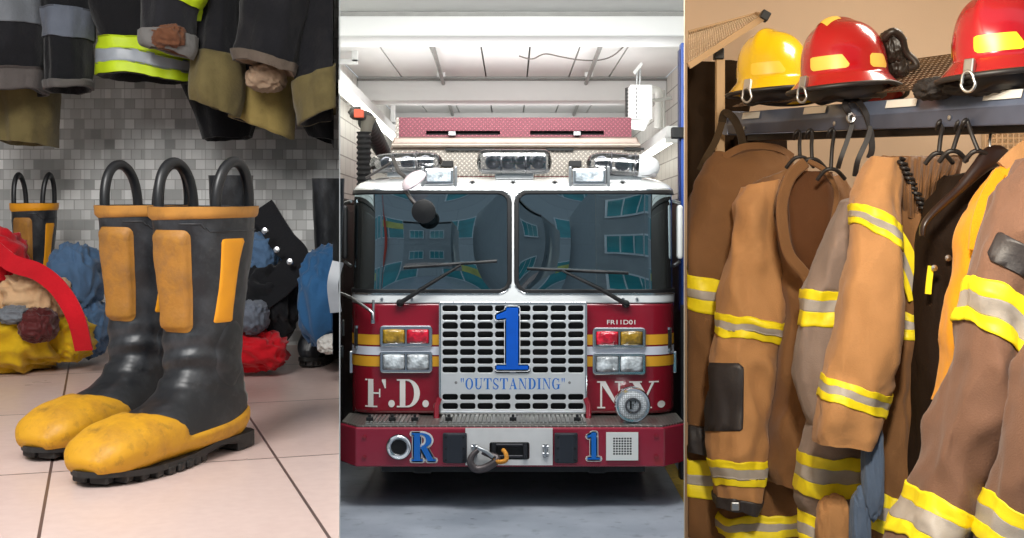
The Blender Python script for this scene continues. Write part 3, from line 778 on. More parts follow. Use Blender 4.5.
# exhaust hose beside the truck
t = thing('exhaust_hose', 'black ribbed exhaust hose with an orange nozzle at left of truck roof', 'hose', P(366, 185, 11.4))
def ribbed(a, b, r, n):
    mb = MB(); a, b = Vector(a), Vector(b); pts, rr = [], []
    for i in range(n * 6 + 1):
        f = i / (n * 6); pts.append(a.lerp(b, f)); rr.append(r * (1 + .10 * math.cos(f * n * 2 * PI)))
    return mb.tube(pts, rr, 20)
ribbed(P(364, 200, 11.4), P(364, 132, 11.4), .062, 13).build('ribbed_hose', m_blackrub, t, smooth=180)
ribbed(P(367, 122, 11.45), P(384, 154, 13.2), .075, 12).build('branch_hose', M('charcoal_hose', (62, 62, 62), .6), t, smooth=180)
mb = MB(); mb.tube([P(365, 136, 11.4), P(367, 124, 11.4), P(369, 116, 11.4)], [.045, .055, .07], 18); mb.build('neck', M('hose_grey_neck', (112, 108, 98), .5), t, smooth=60)
mb = MB(); mb.lathe([(.0, .0), (.085, .004), (.115, .02), (.12, .05), (.105, .08), (.06, .095), (0, .098)], P(361, 121, 11.4), (.12, 0, 1), 24, sx=1, sy=.7, cap=False)
mb.tube([P(349, 114, 11.4), P(352, 112, 11.4), P(360, 113, 11.4)], [.02, .05, .06], 12); mb.build('nozzle', M('nozzle_black', (58, 56, 54), .5), t, smooth=60)
mb = MB(); mb.box(P(359, 113.5, 11.28), (.085, .05, .075)); mb.build('orange_marker', M('orange_marker', (226, 96, 66), .5), t, bev=.006)
# brackets and rails along the left wall
for k, (x, y0, y1, Y, lab) in enumerate(((355, 20, 62, 12.9, 'white hanger bracket on the left wall near the front beam'), (393, 96, 124, 17.0, 'white hanger bracket on the left wall near the middle beam'))):
    t = thing('wall_bracket', lab, 'bracket', P(x, y1, Y))
    a = P(x, y0, Y); b = P(x, y1, Y)
    mb = MB(); mb.box((a + b) / 2, (.06, .06, a.z - b.z)); mb.build('upright', m_whitemetal, t, bev=.004)
    mb = MB(); mb.box((b.x - .25, Y, b.z), (.56, .06, .05)); mb.build('shelf_arm', m_whitemetal, t, bev=.004)
    mb = MB(); mb.tube([a + Vector((.02, 0, -.02)), a + Vector((.16, .35, .02))], .018, 8); mb.build('brace', m_steel, t, smooth=60)
    mb = MB(); mb.box(a + Vector((.03, .0, .02)), (.11, .1, .07)); mb.build('clamp', M('clamp_grey', (140, 140, 136), .5), t, bev=.004)
# heater box on the right with its pipes
t = thing('unit_heater', 'white unit heater box with dark louvre hung at right of the roof', 'heater', P(638, 120, 12.4))
q0 = P(636, 85, 12.4); q1 = P(650, 119, 12.4); w = q1.x - q0.x
mb = MB(); mb.box(((q0.x + q1.x) / 2 - .02, 12.6, (q0.z + q1.z) / 2), (w + .08, .5, q0.z - q1.z)); mb.build('heater_body', m_whitemetal, t, bev=.012)
mb = MB(); mb.hexa([P(625, 88, 12.7), P(637, 84.5, 12.36), P(637, 119, 12.36), P(625, 117, 12.7)], [P(631, 88, 12.9), P(640, 85, 12.5), P(640, 119, 12.5), P(631, 117, 12.9)]); mb.build('louvre_frame', M('louvre_grey', (70, 70, 68), .5), t)
mb = MB()
for k in range(8):
    f = (k + .5) / 8; mb.hexa([P(625.6, 88 + f * 28, 12.66), P(636.6, 85.5 + f * 32.5, 12.33), P(636.6, 87.5 + f * 32.5, 12.33), P(625.6, 89.6 + f * 28, 12.66)],
                               [P(625.6, 88 + f * 28, 12.70), P(636.6, 85.5 + f * 32.5, 12.37), P(636.6, 87.5 + f * 32.5, 12.37), P(625.6, 89.6 + f * 28, 12.70)])
mb.build('louvre', m_blackpl, t)
mb = MB(); mb.hexa([P(628, 120, 12.4), P(650, 119, 12.4), P(652, 112, 12.9), P(632, 113, 12.9)], [P(624, 128, 12.4), P(644, 131, 12.4), P(650, 122, 12.9), P(630, 122, 12.9)]); mb.build('deflector', m_whitemetal, t, bev=.006)
for x in (637, 640):
    mb = MB(); mb.tube([P(x, 86, 12.55), P(x, 68, 12.55)], .012, 8); mb.build('hanger_rod', m_steel, t, smooth=60)
mb = MB(); mb.hexa([P(633, 72, 12.5), P(641, 62, 12.5), P(643, 64, 12.5), P(635, 75, 12.5)], [P(633, 72, 12.6), P(641, 62, 12.6), P(643, 64, 12.6), P(635, 75, 12.6)]); mb.build('hanger_strut', m_whitemetal, t)
t = thing('heater_pipe', 'white pipes bending down the right wall behind the heater', 'pipe', P(655, 130, 13.2))
mb = MB(); mb.tube(curve([P(648, 92, 13.2), P(655, 90, 13.2), P(659, 94, 13.2), P(659, 110, 13.2), P(658, 128, 13.2)], 24), .045, 14); mb.build('flue', M('flue_white', (206, 206, 200), .4), t, smooth=60)
mb = MB(); mb.tube([P(652, 101, 13.1), P(672, 98, 13.1)], .02, 10); mb.tube([P(664, 90, 13.1), P(664, 130, 13.1)], .012, 8); mb.build('branch_pipe', M('pipe_grey', (170, 170, 164), .4), t, smooth=60)
# blue door track post at the right
t = thing('door_post', 'blue painted steel post standing at right beside the fire truck', 'post', (X(682.5, 10.2), 10.2, 0))
px = X(685.5, 10.3)
mb = MB(); mb.box((px - .012, 10.3, 2.45), (.06, .12, 2.1)); mb.build('post', M('blue_post_paint', (44, 84, 170), .4, var=.1), t, bev=.008)
mb = MB(); mb.box((px - .012, 10.3, .7), (.075, .13, 1.4)); mb.build('post_guard', M('dark_post_guard', (40, 42, 50), .5), t, bev=.008)
mb = MB(); mb.box((px - .045, 10.32, 2.4), (.02, .10, 2.1)); mb.build('edge_channel', M('navy_channel', (24, 36, 92), .4), t, bev=.004)
mb = MB(); mb.box((px - .07, 10.25, Z(133, 10.25)), (.1, .08, .09)); mb.build('sensor', m_blackpl, t, bev=.01)
# lockers / gear at the left of the truck
t = thing('steel_cabinet', 'tall dark brown steel cabinet at left of the fire truck', 'cabinet', (-1.66, 11.2, 0))
m_brown = M('dark_brown_enamel', (62, 54, 48), .5, var=.15)
def lockers(t, sx):
    mb = MB(); mb.box((sx * 1.65, 11.2, 1.12), (.32, 4.0, 2.24)); mb.build('carcass', m_brown, t, bev=.01)
    for k in range(6):
        mb = MB(); mb.box((sx * 1.48, 9.55 + k * .66, 1.15), (.02, .62, 2.05)); d = mb.build('door', M('locker_door_enamel', (58, 50, 46) if k % 2 else (70, 62, 56), .5), t, bev=.004)
        mb = MB(); mb.box((sx * 1.465, 9.8 + k * .66, 1.15), (.02, .02, .14)); mb.build('handle', m_steel, d, bev=.003)
    mb = MB(); mb.box((sx * 1.65, 11.2, 2.26), (.34, 4.04, .04)); mb.build('cornice', m_brown, t, bev=.004)
lockers(t, -1)
t = thing('steel_cabinet', 'dark brown steel cabinet beside the truck, right of the blue post', 'cabinet', (1.66, 11.2, 0)); lockers(t, 1)  # hidden from view; added to darken what the windscreen corner mirrors

# =================================================================== building across the street, seen only in the windscreen
m_fac = mat_block('grey_blue_facade_panel', (168, 176, 180), 3.4, 1.9, (92, 98, 104), vert=False)
nt = m_fac.node_tree
for n in nt.nodes:
    if n.type == 'COMBXYZ':
        sp = [x for x in nt.nodes if x.type == 'SEPXYZ'][0]; nt.links.new(sp.outputs[0], n.inputs[0]); nt.links.new(sp.outputs[2], n.inputs[1])
bt = thing('street_building', 'grey panelled office building across the street, mirrored in the windscreens', 'building', (0, -14.3, 0))
mb = MB(); mb.box((0, -15.3, 8), (44, 2, 16)); mb.build('facade', m_fac, bt)
m_wg = M('teal_window_glass', (62, 150, 158), .1, var=.35, vs=.5, spec=.8, stretch=(1, 1, 2.5)); m_wf = M('white_window_frame', (220, 224, 228), .4)
m_blind = M('pale_yellow_blind', (196, 196, 110), .6, var=.3, vs=1.2); m_redp = M('red_downpipe', (196, 64, 44), .5)
for fl in range(4):
    for c in range(-3, 4):
        xx, zz = c * 6.2 + .9, 1.0 + fl * 4.4
        mb = MB(); mb.box((xx, -14.27, zz), (4.3, .1, 2.0)); fr = mb.build('window', m_wf, bt)
        mb = MB()
        for k in range(3): mb.box((xx - 1.4 + k * 1.4, -14.21, zz), (1.3, .04, 1.84))
        mb.build('pane', m_wg, fr)
        if (c + fl) % 3 == 0:
            mb = MB(); mb.box((xx - .4, -14.18, zz + .3), (2.7, .02, .6)); mb.build('blind', m_blind, fr)
for xx in (-6.3, 5.6):
    mb = MB(); mb.box((xx, -14.1, 8), (.28, .2, 16)); mb.build('downpipe', m_redp, bt)

# slit windows added on the side rooms' unseen backs for the windscreen reflections
def slit(n, x, y, z, w, h):
    fr = setp(bpy.data.objects.new('window_%d' % n, None), kind='structure'); COL.objects.link(fr); fr.location = (x, y, z); OFF[fr.name] = Vector((x, y, z))
    mb = MB(); mb.box((x, y + .015, z), (w, .03, h)); mb.build('window_frame', m_wf, fr)
    for k in (-1, 0, 1):
        mb = MB(); mb.box((x + k * w * .31, y + .03, z), (w * .28, .01, h * .84)); mb.build('pane', m_wg, fr)
q = 0
for z in (.55, 1.35, 2.15, 2.95):
    for x in (1.45, 2.4): q += 1; slit(q, x, 6.41, z, .86, .42)
for z in (2.0, 2.75):
    for x in (-1.45, -.85): q += 1; slit(q, x, 3.28, z, .42, .3)
# =================================================================== the fire truck
tr = thing('fire_truck', 'red and white fire truck parked head-on in the station bay', 'fire truck', (XC, YF, 0))
def car(name, col, rough=.25, **k): return M(name, col, rough, var=.04, vs=3, coat=.7, **k)
m_red = car('fire_engine_red', (134, 12, 34)); m_cabw = car('cab_white', (222, 224, 224))
m_stripe_y = M('amber_reflective_stripe', (226, 164, 40), .5, var=.05); m_stripe_w = M('white_reflective_stripe', (214, 216, 226), .5, var=.04)
m_gask = M('black_window_rubber', (18, 18, 20), .5, var=.1)
m_letw = M('silver_white_lettering', (224, 218, 214), .45, var=.04); m_blue = M('blue_lettering', (20, 104, 190), .4, var=.04)
m_trim = M('polished_aluminium', (216, 218, 220), .22, 1.0, var=.05)

W, RC = X(676) - XC, .24
def plan(s, w=W, r=RC):
    """point on the cab outline at arc length s from the middle: x offset, y offset, normal"""
    sg = 1 if s >= 0 else -1; a = abs(s); f = w - r
    if a <= f: return sg * a, 0.0
    if a <= f + r * PI / 2:
        q = (a - f) / r; return sg * (f + r * math.sin(q)), r * (1 - math.cos(q))
    return sg * w, r + (a - f - r * PI / 2)
def lean(z):
    y = 0.0
    if z > 1.52: y += (z - 1.52) * .05
    if z > 2.315: y += .42 * ((z - 2.315) / .09) ** 2.2
    return y
def bulge(s, z):
    """the two windscreens swell slightly outwards"""
    a = abs(s)
    if a > .02 and 1.53 < z < 2.30:
        u = (a - .62) / .62; v = (z - 1.915) / .385
        return .034 * max(0, 1 - u * u) * max(0, 1 - .55 * v * v) if abs(u) < 1 else 0
    return 0
SMAX = W - RC + RC * PI / 2 + 1.9
def cab(z0, z1, nz, ns=260):
    V, S, ZZ = [], [], []
    for i in range(nz + 1):
        z = z0 + (z1 - z0) * i / nz
        k = 1 - .12 * max(0, (z - 2.25) / .16) ** 2.5 if z > 2.25 else 1
        for j in range(ns + 1):
            s = -SMAX + 2 * SMAX * j / ns
            x, y = plan(s)
            V.append(Vector((XC + x * k, YF + y + lean(z) * (1 if y < .4 else max(0, 1 - (y - .4) / 1.6)), z))); S.append(s); ZZ.append(z)
    return V, ringfaces(nz + 1, ns + 1, closed=False), S, ZZ
def surf(x, z):
    a = abs(x - XC); f = W - RC
    return YF + lean(z) + (0 if a <= f else RC - math.sqrt(max(0, RC * RC - (min(a, W - .001) - f) ** 2)))
zb, zr, zt = Z(413), Z(303), Z(176)
V, F, S, ZZ = cab(zb, zr, 30)
mb = MB(); mb.add(V, F); mb.build('lower_cab', m_red, tr, smooth=50, solid=.02, soff=0)
N = vnormals(V, F)
if N[len(N) // 2].y > 0: N = [-n for n in N]
for y0, y1, m in ((334.5, 344.8, m_stripe_y), (346.5, 354.8, m_stripe_w), (356.3, 366.3, m_stripe_y)):
    d = [min(Z(y0) - z, z - Z(y1)) for z in ZZ]; v2, f2, (n2,) = clip(V, F, d, (N,))
    mb = MB(); mb.add([v + n * .0125 for v, n in zip(v2, n2)], f2); mb.build('reflective_stripe', m, tr, smooth=60)
# white upper cab with openings for the windscreens
V, F, S, ZZ = cab(zr, zt, 90, 320)
N = vnormals(V, F)
if N[len(N) // 2].y > 0: N = [-n for n in N]
kx = FPX / YF
def wind(s, z, side):
    s = s * side
    return sdf_rr(s, z, .02 + .86, (Z(192.5) + Z(291)) / 2, .85, (Z(192.5) - Z(291)) / 2, .085)
dl = [wind(s, z, -1) for s, z in zip(S, ZZ)]; dr = [wind(s, z, 1) for s, z in zip(S, ZZ)]
dw = [max(a, b) for a, b in zip(dl, dr)]
v2, f2, _ = clip(V, F, [-d for d in dw])
mb = MB(); mb.add(v2, f2); mb.build('upper_cab', m_cabw, tr, smooth=50, solid=.03, soff=0)
m_ws = MGLASS('windscreen_glass', (70, 104, 104), .40, .012, (214, 236, 246))
for d, side in ((dl, -1), (dr, 1)):
    Vb = [v + Vector((0, -bulge(s, z) + .004, 0)) for v, s, z in zip(V, S, ZZ)]
    v3, f3, _ = clip(Vb, F, d); mb = MB(); mb.add(v3, f3); wp = mb.build('windscreen', m_ws, tr, smooth=180)
    dd = [min(q + .022, .012 - q) for q in d]
    v4, f4, (n4,) = clip(V, F, dd, (N,)); mb = MB(); mb.add([v + n * .018 for v, n in zip(v4, n4)], f4)
    mb.build('windscreen_rubber', m_gask, tr, smooth=60, solid=.012)
    dd = [min(q + .028, -.016 - q) for q in d]
    v4, f4, (n4,) = clip(V, F, dd, (N,)); mb = MB(); mb.add([v + n * .0195 for v, n in zip(v4, n4)], f4)
    mb.build('windscreen_trim', m_trim, tr, smooth=60, solid=.006)
# roof and hidden bodywork behind
mb = MB(); ring = [v for v, z in zip(V, ZZ) if abs(z - zt) < 1e-6]
mb.prism(ring, (0, 0, .012)); mb.build('roof', m_cabw, tr, smooth=30)
m_int = M('dark_cab_interior', (26, 32, 32), .8, var=.2)
mb = MB(); mb.box((XC, YF + 1.5, 1.45), (2.3, .06, 1.7)); mb.box((XC, YF + .95, .72), (2.3, 1.2, .05)); mb.build('cab_bulkhead', m_int, tr)
mb = MB(); mb.add([(XC + x, YF + y, z) for x, y, z in [(-1.15, .16, 1.50), (1.15, .16, 1.50), (1.15, .55, 1.58), (-1.15, .55, 1.58), (-1.15, .16, .9), (1.15, .16, .9), (1.15, .6, .9), (-1.15, .6, .9)]],
                  [(0, 1, 2, 3), (4, 5, 1, 0), (3, 2, 6, 7), (0, 3, 7, 4), (1, 5, 6, 2)]); mb.build('dashboard', M('dashboard_black', (30, 34, 36), .6), tr, bev=.02)
mb = MB(); 
pts = [(XC - .62 + .22 * math.cos(a), YF + .52 + .08 * math.sin(a), 1.68 + .2 * math.sin(a)) for a in [2 * PI * i / 32 for i in range(32)]]
mb.tube(pts, .016, 8, closed=True); mb.tube([(XC - .62, YF + .52, 1.68), (XC - .62, YF + .4, 1.5)], .03, 8); mb.build('steering_wheel', m_blackpl, tr, smooth=60)
for sx in (-.62, .62):
    mb = MB(); mb.box((XC + sx, YF + 1.15, 1.15), (.5, .5, .14)); mb.box((XC + sx, YF + 1.36, 1.5), (.48, .12, .75)); mb.box((XC + sx, YF + 1.36, 1.96), (.28, .10, .2)); mb.build('seat', M('seat_vinyl', (48, 54, 56), .6), tr, bev=.04)
mb = MB(); mb.box((XC, YF + 5.2, 1.25), (2.44, 5.6, 1.7)); mb.build('rear_body', m_red, tr, bev=.03)
for sx in (-1, 1):
    for yy in (YF + 1.6, YF + 6.2):
        wt = MB(); wt.lathe([(.30, -.14), (.46, -.13), (.50, -.09), (.50, .09), (.46, .13), (.30, .14)], (XC + sx * .98, yy, .50), (1, 0, 0), 40); wo = wt.build('tyre', m_blackrub, tr, smooth=40)
        wt = MB(); wt.lathe([(.02, .10), (.12, .11), (.14, .06), (.26, .06), (.31, .12), (.31, -.12)], (XC + sx * .98, yy, .50), (sx, 0, 0), 32); wt.build('wheel_rim', m_steel, tr, smooth=40)
mb = MB(); mb.box((XC, YF + 1.2, .42), (2.1, 1.6, .22)); mb.box((XC, YF + 1.6, .48), (1.7, .16, .16)); mb.build('chassis', m_blackpl, tr, bev=.02)
# roof trim line and side seams
mb = MB()
for sx in (-1, 1): mb.box((XC + sx * (W + .002), YF + .42, (zb + zr) / 2), (.012, .012, zr - zb))
mb.build('door_seam', m_gask, tr)

# ---- grille
YG = YF - .055
def gx(x): return X(x, YG)
def gz(y): return Z(y, YG)
gt = MB()
# stamped plate: one sheet with rounded openings
cols = [(442.5, 458), (460, 475.5), (477.5, 493), (495, 510.5), (515, 530.5), (532.5, 548), (550.5, 566), (568, 583.5)]
rows = [(305.2, 311.4), (314, 320.2), (322.5, 328.9), (331.2, 337.5), (340, 346.2), (348.8, 355), (357.6, 363.8), (366.3, 372.6), (393.6, 399.8), (402.6, 409)]
gV, gF = [], []; gxs = [439 + (587 - 439) * i / 296 for i in range(297)]; gys = [301.5 + (413.5 - 301.5) * i / 240 for i in range(241)]
gd = []
for y in gys:
    rw = [r for r in rows if r[0] - 3 < y < r[1] + 3]
    for x in gxs:
        d = sdf_rr(x, y, 513, 357.5, 73.5, 55.5, 3)
        for r0, r1 in rw:
            for c0, c1 in cols:
                if c0 - 3 < x < c1 + 3: d = min(d, -sdf_rr(x, y, (c0 + c1) / 2, (r0 + r1) / 2, (c1 - c0) / 2, (r1 - r0) / 2, 2.4))
        gd.append(d); gV.append(Vector((gx(x), YG, gz(y))))
v2, f2, _ = clip(gV, ringfaces(241, 297, closed=False), gd)
gt.add(v2, f2); grille = gt.build('grille', M('stainless_grille', (214, 216, 218), .3, .35, var=.05, vs=8), tr, solid=.02, soff=1, smooth=30)
mb = MB(); mb.box((gx(513), YG + .035, gz(357.5)), (gx(586) - gx(440), .02, gz(302.5) - gz(412.5))); mb.build('grille_backing', M('grille_black_mesh', (10, 10, 11), .8), tr)
mb = MB()
for x0, y0, x1, y1 in ((439, 301.5, 587, 303.8), (439, 411, 587, 413.5), (439, 301.5, 441.3, 413.5), (584.7, 301.5, 587, 413.5)):
    mb.box(((gx(x0) + gx(x1)) / 2, YG - .012, (gz(y0) + gz(y1)) / 2), (gx(x1) - gx(x0), .03, gz(y0) - gz(y1)))
mb.build('grille_rim', m_trim, tr, bev=.006)
mb = MB(); mb.box((gx(513), YG - .01, gz(382.6)), (gx(584) - gx(443), .012, gz(374.8) - gz(391.6))); mb.build('name_plate', M('white_name_plate', (222, 222, 220), .4, var=.03), tr, bev=.003)
mb = MB(); letters(mb, '"OUTSTANDING"', 460.5, 378.2, 565, 389.2, YG - .017, th=.003, gap=.14); mb.build('name_lettering', m_blue, tr)
mb = MB()
for x in (456, 569.5): mb.lathe([(.012, 0), (.010, .006), (0, .008)], P(x, 382.5, YG - .016), (0, -1, 0), 12)
mb.build('plate_bolt', M('plate_bolt_grey', (130, 130, 130), .5), tr, smooth=60)
mb = MB(); letters(mb, '1', 495.5, 307.5, 527.5, 369.5, YG - .022, th=.012, grow=1.9); mb.build('number_border', M('numeral_white_edge', (232, 234, 238), .4), tr)
mb = MB(); letters(mb, '1', 495.5, 307.5, 527.5, 369.5, YG - .0355, th=.002); mb.build('number', M('deep_blue_numeral', (12, 84, 186), .35), tr)
# red hinges at the foot of the grille
for x in (436.5, 588.5):
    mb = MB(); mb.tube([P(x + (3 if x < 500 else -3), 398, YG - .03), P(x, 406, YG - .04), P(x, 425, YG - .1)], .022, 10); mb.build('grille_hinge', m_red, tr, smooth=60)

# ---- light clusters
m_bez = M('chrome_bezel', (220, 222, 226), .15, 1.0, var=.03)
def lens(name, col, rough=.12, refl=(255, 255, 255), sc=260):
    """moulded plastic lens with fine ribs"""
    t = NT(name); b = t.n('ShaderNodeBsdfPrincipled'); t.l(b.outputs[0], t.out.inputs[0])
    tc = t.n('ShaderNodeTexCoord'); vo = t.n('ShaderNodeTexVoronoi'); vo.inputs['Scale'].default_value = 46; t.l(tc.outputs['Object'], vo.inputs['Vector'])
    nz = t.n('ShaderNodeTexNoise'); nz.inputs['Scale'].default_value = 14; nz.inputs['Detail'].default_value = 3; t.l(tc.outputs['Object'], nz.inputs['Vector'])
    c = lin(col); cc = t.mixc(t.ramp(nz.outputs['Fac'], .38, .66), sc_col(c, .45), sc_col(c, 1.25))
    t.l(cc, b.inputs['Base Color']); b.inputs['Roughness'].default_value = rough; b.inputs['Coat Weight'].default_value = .8
    bp = t.n('ShaderNodeBump'); bp.inputs['Strength'].default_value = .5; bp.inputs['Distance'].default_value = .01
    t.l(vo.outputs['Distance'], bp.inputs['Height']); t.l(bp.outputs[0], b.inputs['Normal']); return t.m
m_lred = lens('red_lens', (226, 30, 58)); m_lamb = lens('amber_lens', (176, 138, 40)); m_lclr = lens('clear_headlight_lens', (206, 212, 216))
def cluster(x0, y0, x1, y1, cells):
    Yc = YF - .03
    mb = MB(); xa, xb, za, zb2 = X(x0, Yc), X(x1, Yc), Z(y0, Yc), Z(y1, Yc)
    poly = []
    r = .03
    for cx, cz, a0 in ((xb - r, za - r, 0), (xa + r, za - r, 90), (xa + r, zb2 + r, 180), (xb - r, zb2 + r, 270)):
        for q in range(7):
            a = math.radians(a0 + q * 15); poly.append((cx + r * math.cos(a), Yc, cz + r * math.sin(a)))
    mb.prism([(p[0], YF + .03, p[2]) for p in poly], (0, -.07, 0)); bz = mb.build('light_bezel', m_bez, tr, bev=.008)
    xm = (x0 + x1) / 2
    for k, mat in enumerate(cells):
        a = x0 + 3.2 if k == 0 else xm + .7; b = xm - .7 if k == 0 else x1 - 3.2
        mb = MB(); mb.box((X((a + b) / 2, Yc), YF - .041, (za + zb2) / 2), (X(b, Yc) - X(a, Yc), .01, za - zb2 - .052)); mb.build('lens_surround', m_gask, bz, bev=.004)
        g = 1.1; mb = MB(); n = 9
        xa2, xb2 = X(a + g, Yc), X(b - g, Yc); zc, hz = (za + zb2) / 2, (za - zb2) / 2 - .034
        Vv = [Vector((xa2 + (xb2 - xa2) * i / n, YF - .046 - .014 * (1 - (2 * i / n - 1) ** 4) * (1 - (2 * j / n - 1) ** 4), zc - hz + 2 * hz * j / n)) for j in range(n + 1) for i in range(n + 1)]
        mb.add(Vv, ringfaces(n + 1, n + 1, closed=False)); mb.build('lens', mat, bz, smooth=180, solid=.012, soff=1)
cluster(379.5, 325.5, 432.5, 347, (m_lamb, m_lred)); cluster(379.5, 350.5, 432.5, 373, (m_lclr, m_lclr))
cluster(592.5, 327.5, 646, 348.5, (m_lred, m_lamb)); cluster(592.5, 352.5, 646, 375, (m_lclr, m_lclr))
# side markers at the corners
for x, y0, y1 in ((355.3, 326.5, 349.5), (670.5, 328, 352)):
    a, b = P(x, y0, YF), P(x, y1, YF); yy = surf(a.x, a.z) - .012
    mb = MB(); mb.tube([(a.x, yy, a.z), (b.x, yy, b.z)], .022, 12); mb.build('corner_marker', m_bez, tr, smooth=60)
    mb = MB(); mb.tube([(a.x, yy - .016, a.z - .02), (b.x, yy - .016, b.z + .02)], .012, 10); mb.build('marker_lens', m_blackpl, tr, smooth=60)
mb = MB(); a = P(349, 362, YF + .3); mb.box((XC - W - .02, YF + .32, a.z), (.05, .06, .17)); mb.box((XC + W + .02, YF + .32, a.z), (.05, .06, .17)); mb.build('side_marker', m_bez, tr, bev=.008)
# lettering on the red panel
SF = lambda x, z: surf(x, z) - .0125
mb = MB(); letters(mb, 'F.D.', 365, 379, 429.5, 407, YF, SF, gap=.06); mb.build('department_lettering', m_letw, tr)
mb = MB(); letters(mb, 'N', 597, 381, 623, 408, YF, SF); letters(mb, 'Y', 629, 381, 659, 408, YF, SF); letters(mb, '.', 657, 381, 666.5, 408, YF, SF); mb.build('department_lettering', m_letw, tr)
def textmesh(txt, h, name, mat, parent, c, align='CENTER', rot=(PI / 2, 0, 0), ext=.0015, sx=1.0):
    cu = bpy.data.curves.new('lettering', 'FONT'); cu.body = txt; cu.size = h; cu.align_x = align; cu.align_y = 'CENTER'; cu.extrude = ext
    o = bpy.data.objects.new('lettering', cu); COL.objects.link(o)
    me = bpy.data.meshes.new_from_object(o.evaluated_get(bpy.context.evaluated_depsgraph_get())); bpy.data.objects.remove(o)
    mt = Matrix.Translation(Vector(c)) @ Matrix.Rotation(rot[2], 4, 'Z') @ Matrix.Rotation(rot[0], 4, 'X') @ Matrix.Diagonal((sx, 1, 1, 1))
    mb = MB(); mb.add([mt @ v.co for v in me.vertices], [tuple(p.vertices) for p in me.polygons]); bpy.data.meshes.remove(me)
    return mb.build(name, mat, parent)
textmesh('FR11D01', .048, 'unit_number', m_letw, tr, (X(621.5), YF - .013, Z(322.3)), sx=1.25)

# ---- front bumper with its deck
YB1, YB2 = 9.18, 9.64
bxL, bxR = X(355.5, YB1), X(664, YB1); zt1, zb1 = Z(427.5, YB1), Z(467, YB1)
ch = .22
pl = [(bxL, YB1), (bxR, YB1), (X(685, YB1 + ch), YB1 + ch), (X(685, YB1 + ch), YB2 + .2), (X(340.5, YB1 + ch), YB2 + .2), (X(340.5, YB1 + ch), YB1 + ch)]
mb = MB(); mb.prism([(x, y, zb1) for x, y in pl], (0, 0, zt1 - zb1)); mb.build('bumper', car('bumper_red', (148, 28, 52)), tr, bev=.012)  # lighter, pinker than the cab: sky glare put into the paint colour
m_tread = None
def mat_tread(name, col, sc=42, rough=.35, metal=.8, axes=(0, 1)):
    """diamond tread plate: raised lozenges in two directions"""
    t = NT(name); b = t.n('ShaderNodeBsdfPrincipled'); t.l(b.outputs[0], t.out.inputs[0])
    g = t.n('ShaderNodeNewGeometry'); sp = t.n('ShaderNodeSeparateXYZ'); t.l(g.outputs['Position'], sp.inputs[0])
    def mth(op, a, b2=None):
        m = t.n('ShaderNodeMath', operation=op)
        for i, v in enumerate((a, b2)):
            if v is None: continue
            if hasattr(v, 'links'): t.l(v, m.inputs[i])
            else: m.inputs[i].default_value = v
        return m.outputs[0]
    u, v = sp.outputs[axes[0]], sp.outputs[axes[1]]
    p = mth('MULTIPLY', mth('ADD', u, v), sc); q = mth('MULTIPLY', mth('SUBTRACT', u, v), sc)
    fp, fq = mth('FRACT', p), mth('FRACT', q)
    chk = mth('MODULO', mth('ADD', mth('FLOOR', p), mth('ADD', mth('FLOOR', q), 10000)), 2.0)
    a1 = mth('MULTIPLY', mth('ABSOLUTE', mth('SUBTRACT', fp, .5)), 4.2); a2 = mth('MULTIPLY', mth('ABSOLUTE', mth('SUBTRACT', fq, .5)), 1.9)
    b1 = mth('MULTIPLY', mth('ABSOLUTE', mth('SUBTRACT', fp, .5)), 1.9); b2 = mth('MULTIPLY', mth('ABSOLUTE', mth('SUBTRACT', fq, .5)), 4.2)
    e1 = mth('SUBTRACT', 1, mth('ADD', a1, a2)); e2 = mth('SUBTRACT', 1, mth('ADD', b1, b2))
    mx = t.n('ShaderNodeMix'); t.l(chk, mx.inputs[0]); t.l(e1, mx.inputs[2]); t.l(e2, mx.inputs[3])
    hgt = mth('MAXIMUM', mx.outputs[0], 0.0); hgt = mth('MINIMUM', mth('MULTIPLY', hgt, 3), 1.0)
    c = lin(col); t.l(t.mixc(hgt, sc_col(c, .62), sc_col(c, 1.5)), b.inputs['Base Color'])
    b.inputs['Roughness'].default_value = rough; b.inputs['Metallic'].default_value = metal
    bp = t.n('ShaderNodeBump'); bp.inputs['Strength'].default_value = .6; bp.inputs['Distance'].default_value = .004
    t.l(hgt, bp.inputs['Height']); t.l(bp.outputs[0], b.inputs['Normal']); return t.m
m_deck = mat_tread('deck_tread_plate', (150, 146, 140), 20)
mb = MB(); ins = .01
mb.prism([(x + (ins if x < XC else -ins), max(y, YB1 + .012), zt1) for x, y in pl], (0, 0, .012)); mb.build('bumper_deck', m_deck, tr, bev=.003)
m_slat = M('slatted_alloy', (150, 148, 144), .35, .7)
for x0, x1, nm in ((440, 586, 'deck_hatch'), (367, 418, 'deck_hatch')):
    mb = MB(); n = int((x1 - x0) / 4.2)
    for i in range(n):
        xx = X(x0 + (x1 - x0) * (i + .5) / n, YB1 + .2); mb.box((xx, YB1 + .24, zt1 + .024), ((x1 - x0) / n / FPX * 9.3 * .62, .36, .02))
    mb.box((X((x0 + x1) / 2, YB1 + .2), YB1 + .24, zt1 + .014), ((x1 - x0) / FPX * 9.35, .38, .012)); mb.build(nm, m_slat, tr, bev=.002)
    for k in (.06, .5, .94):
        mb = MB(); p = (X(x0 + (x1 - x0) * k, YB1 + .12), YB1 + .10, zt1 + .045); mb.box(p, (.05, .03, .03)); mb.box((p[0], p[1], p[2] + .02), (.02, .02, .03)); mb.build('hatch_catch', m_blackpl, tr, bev=.004)
def bpx(x): return X(x, YB1)
def bpz(y): return Z(y, YB1)
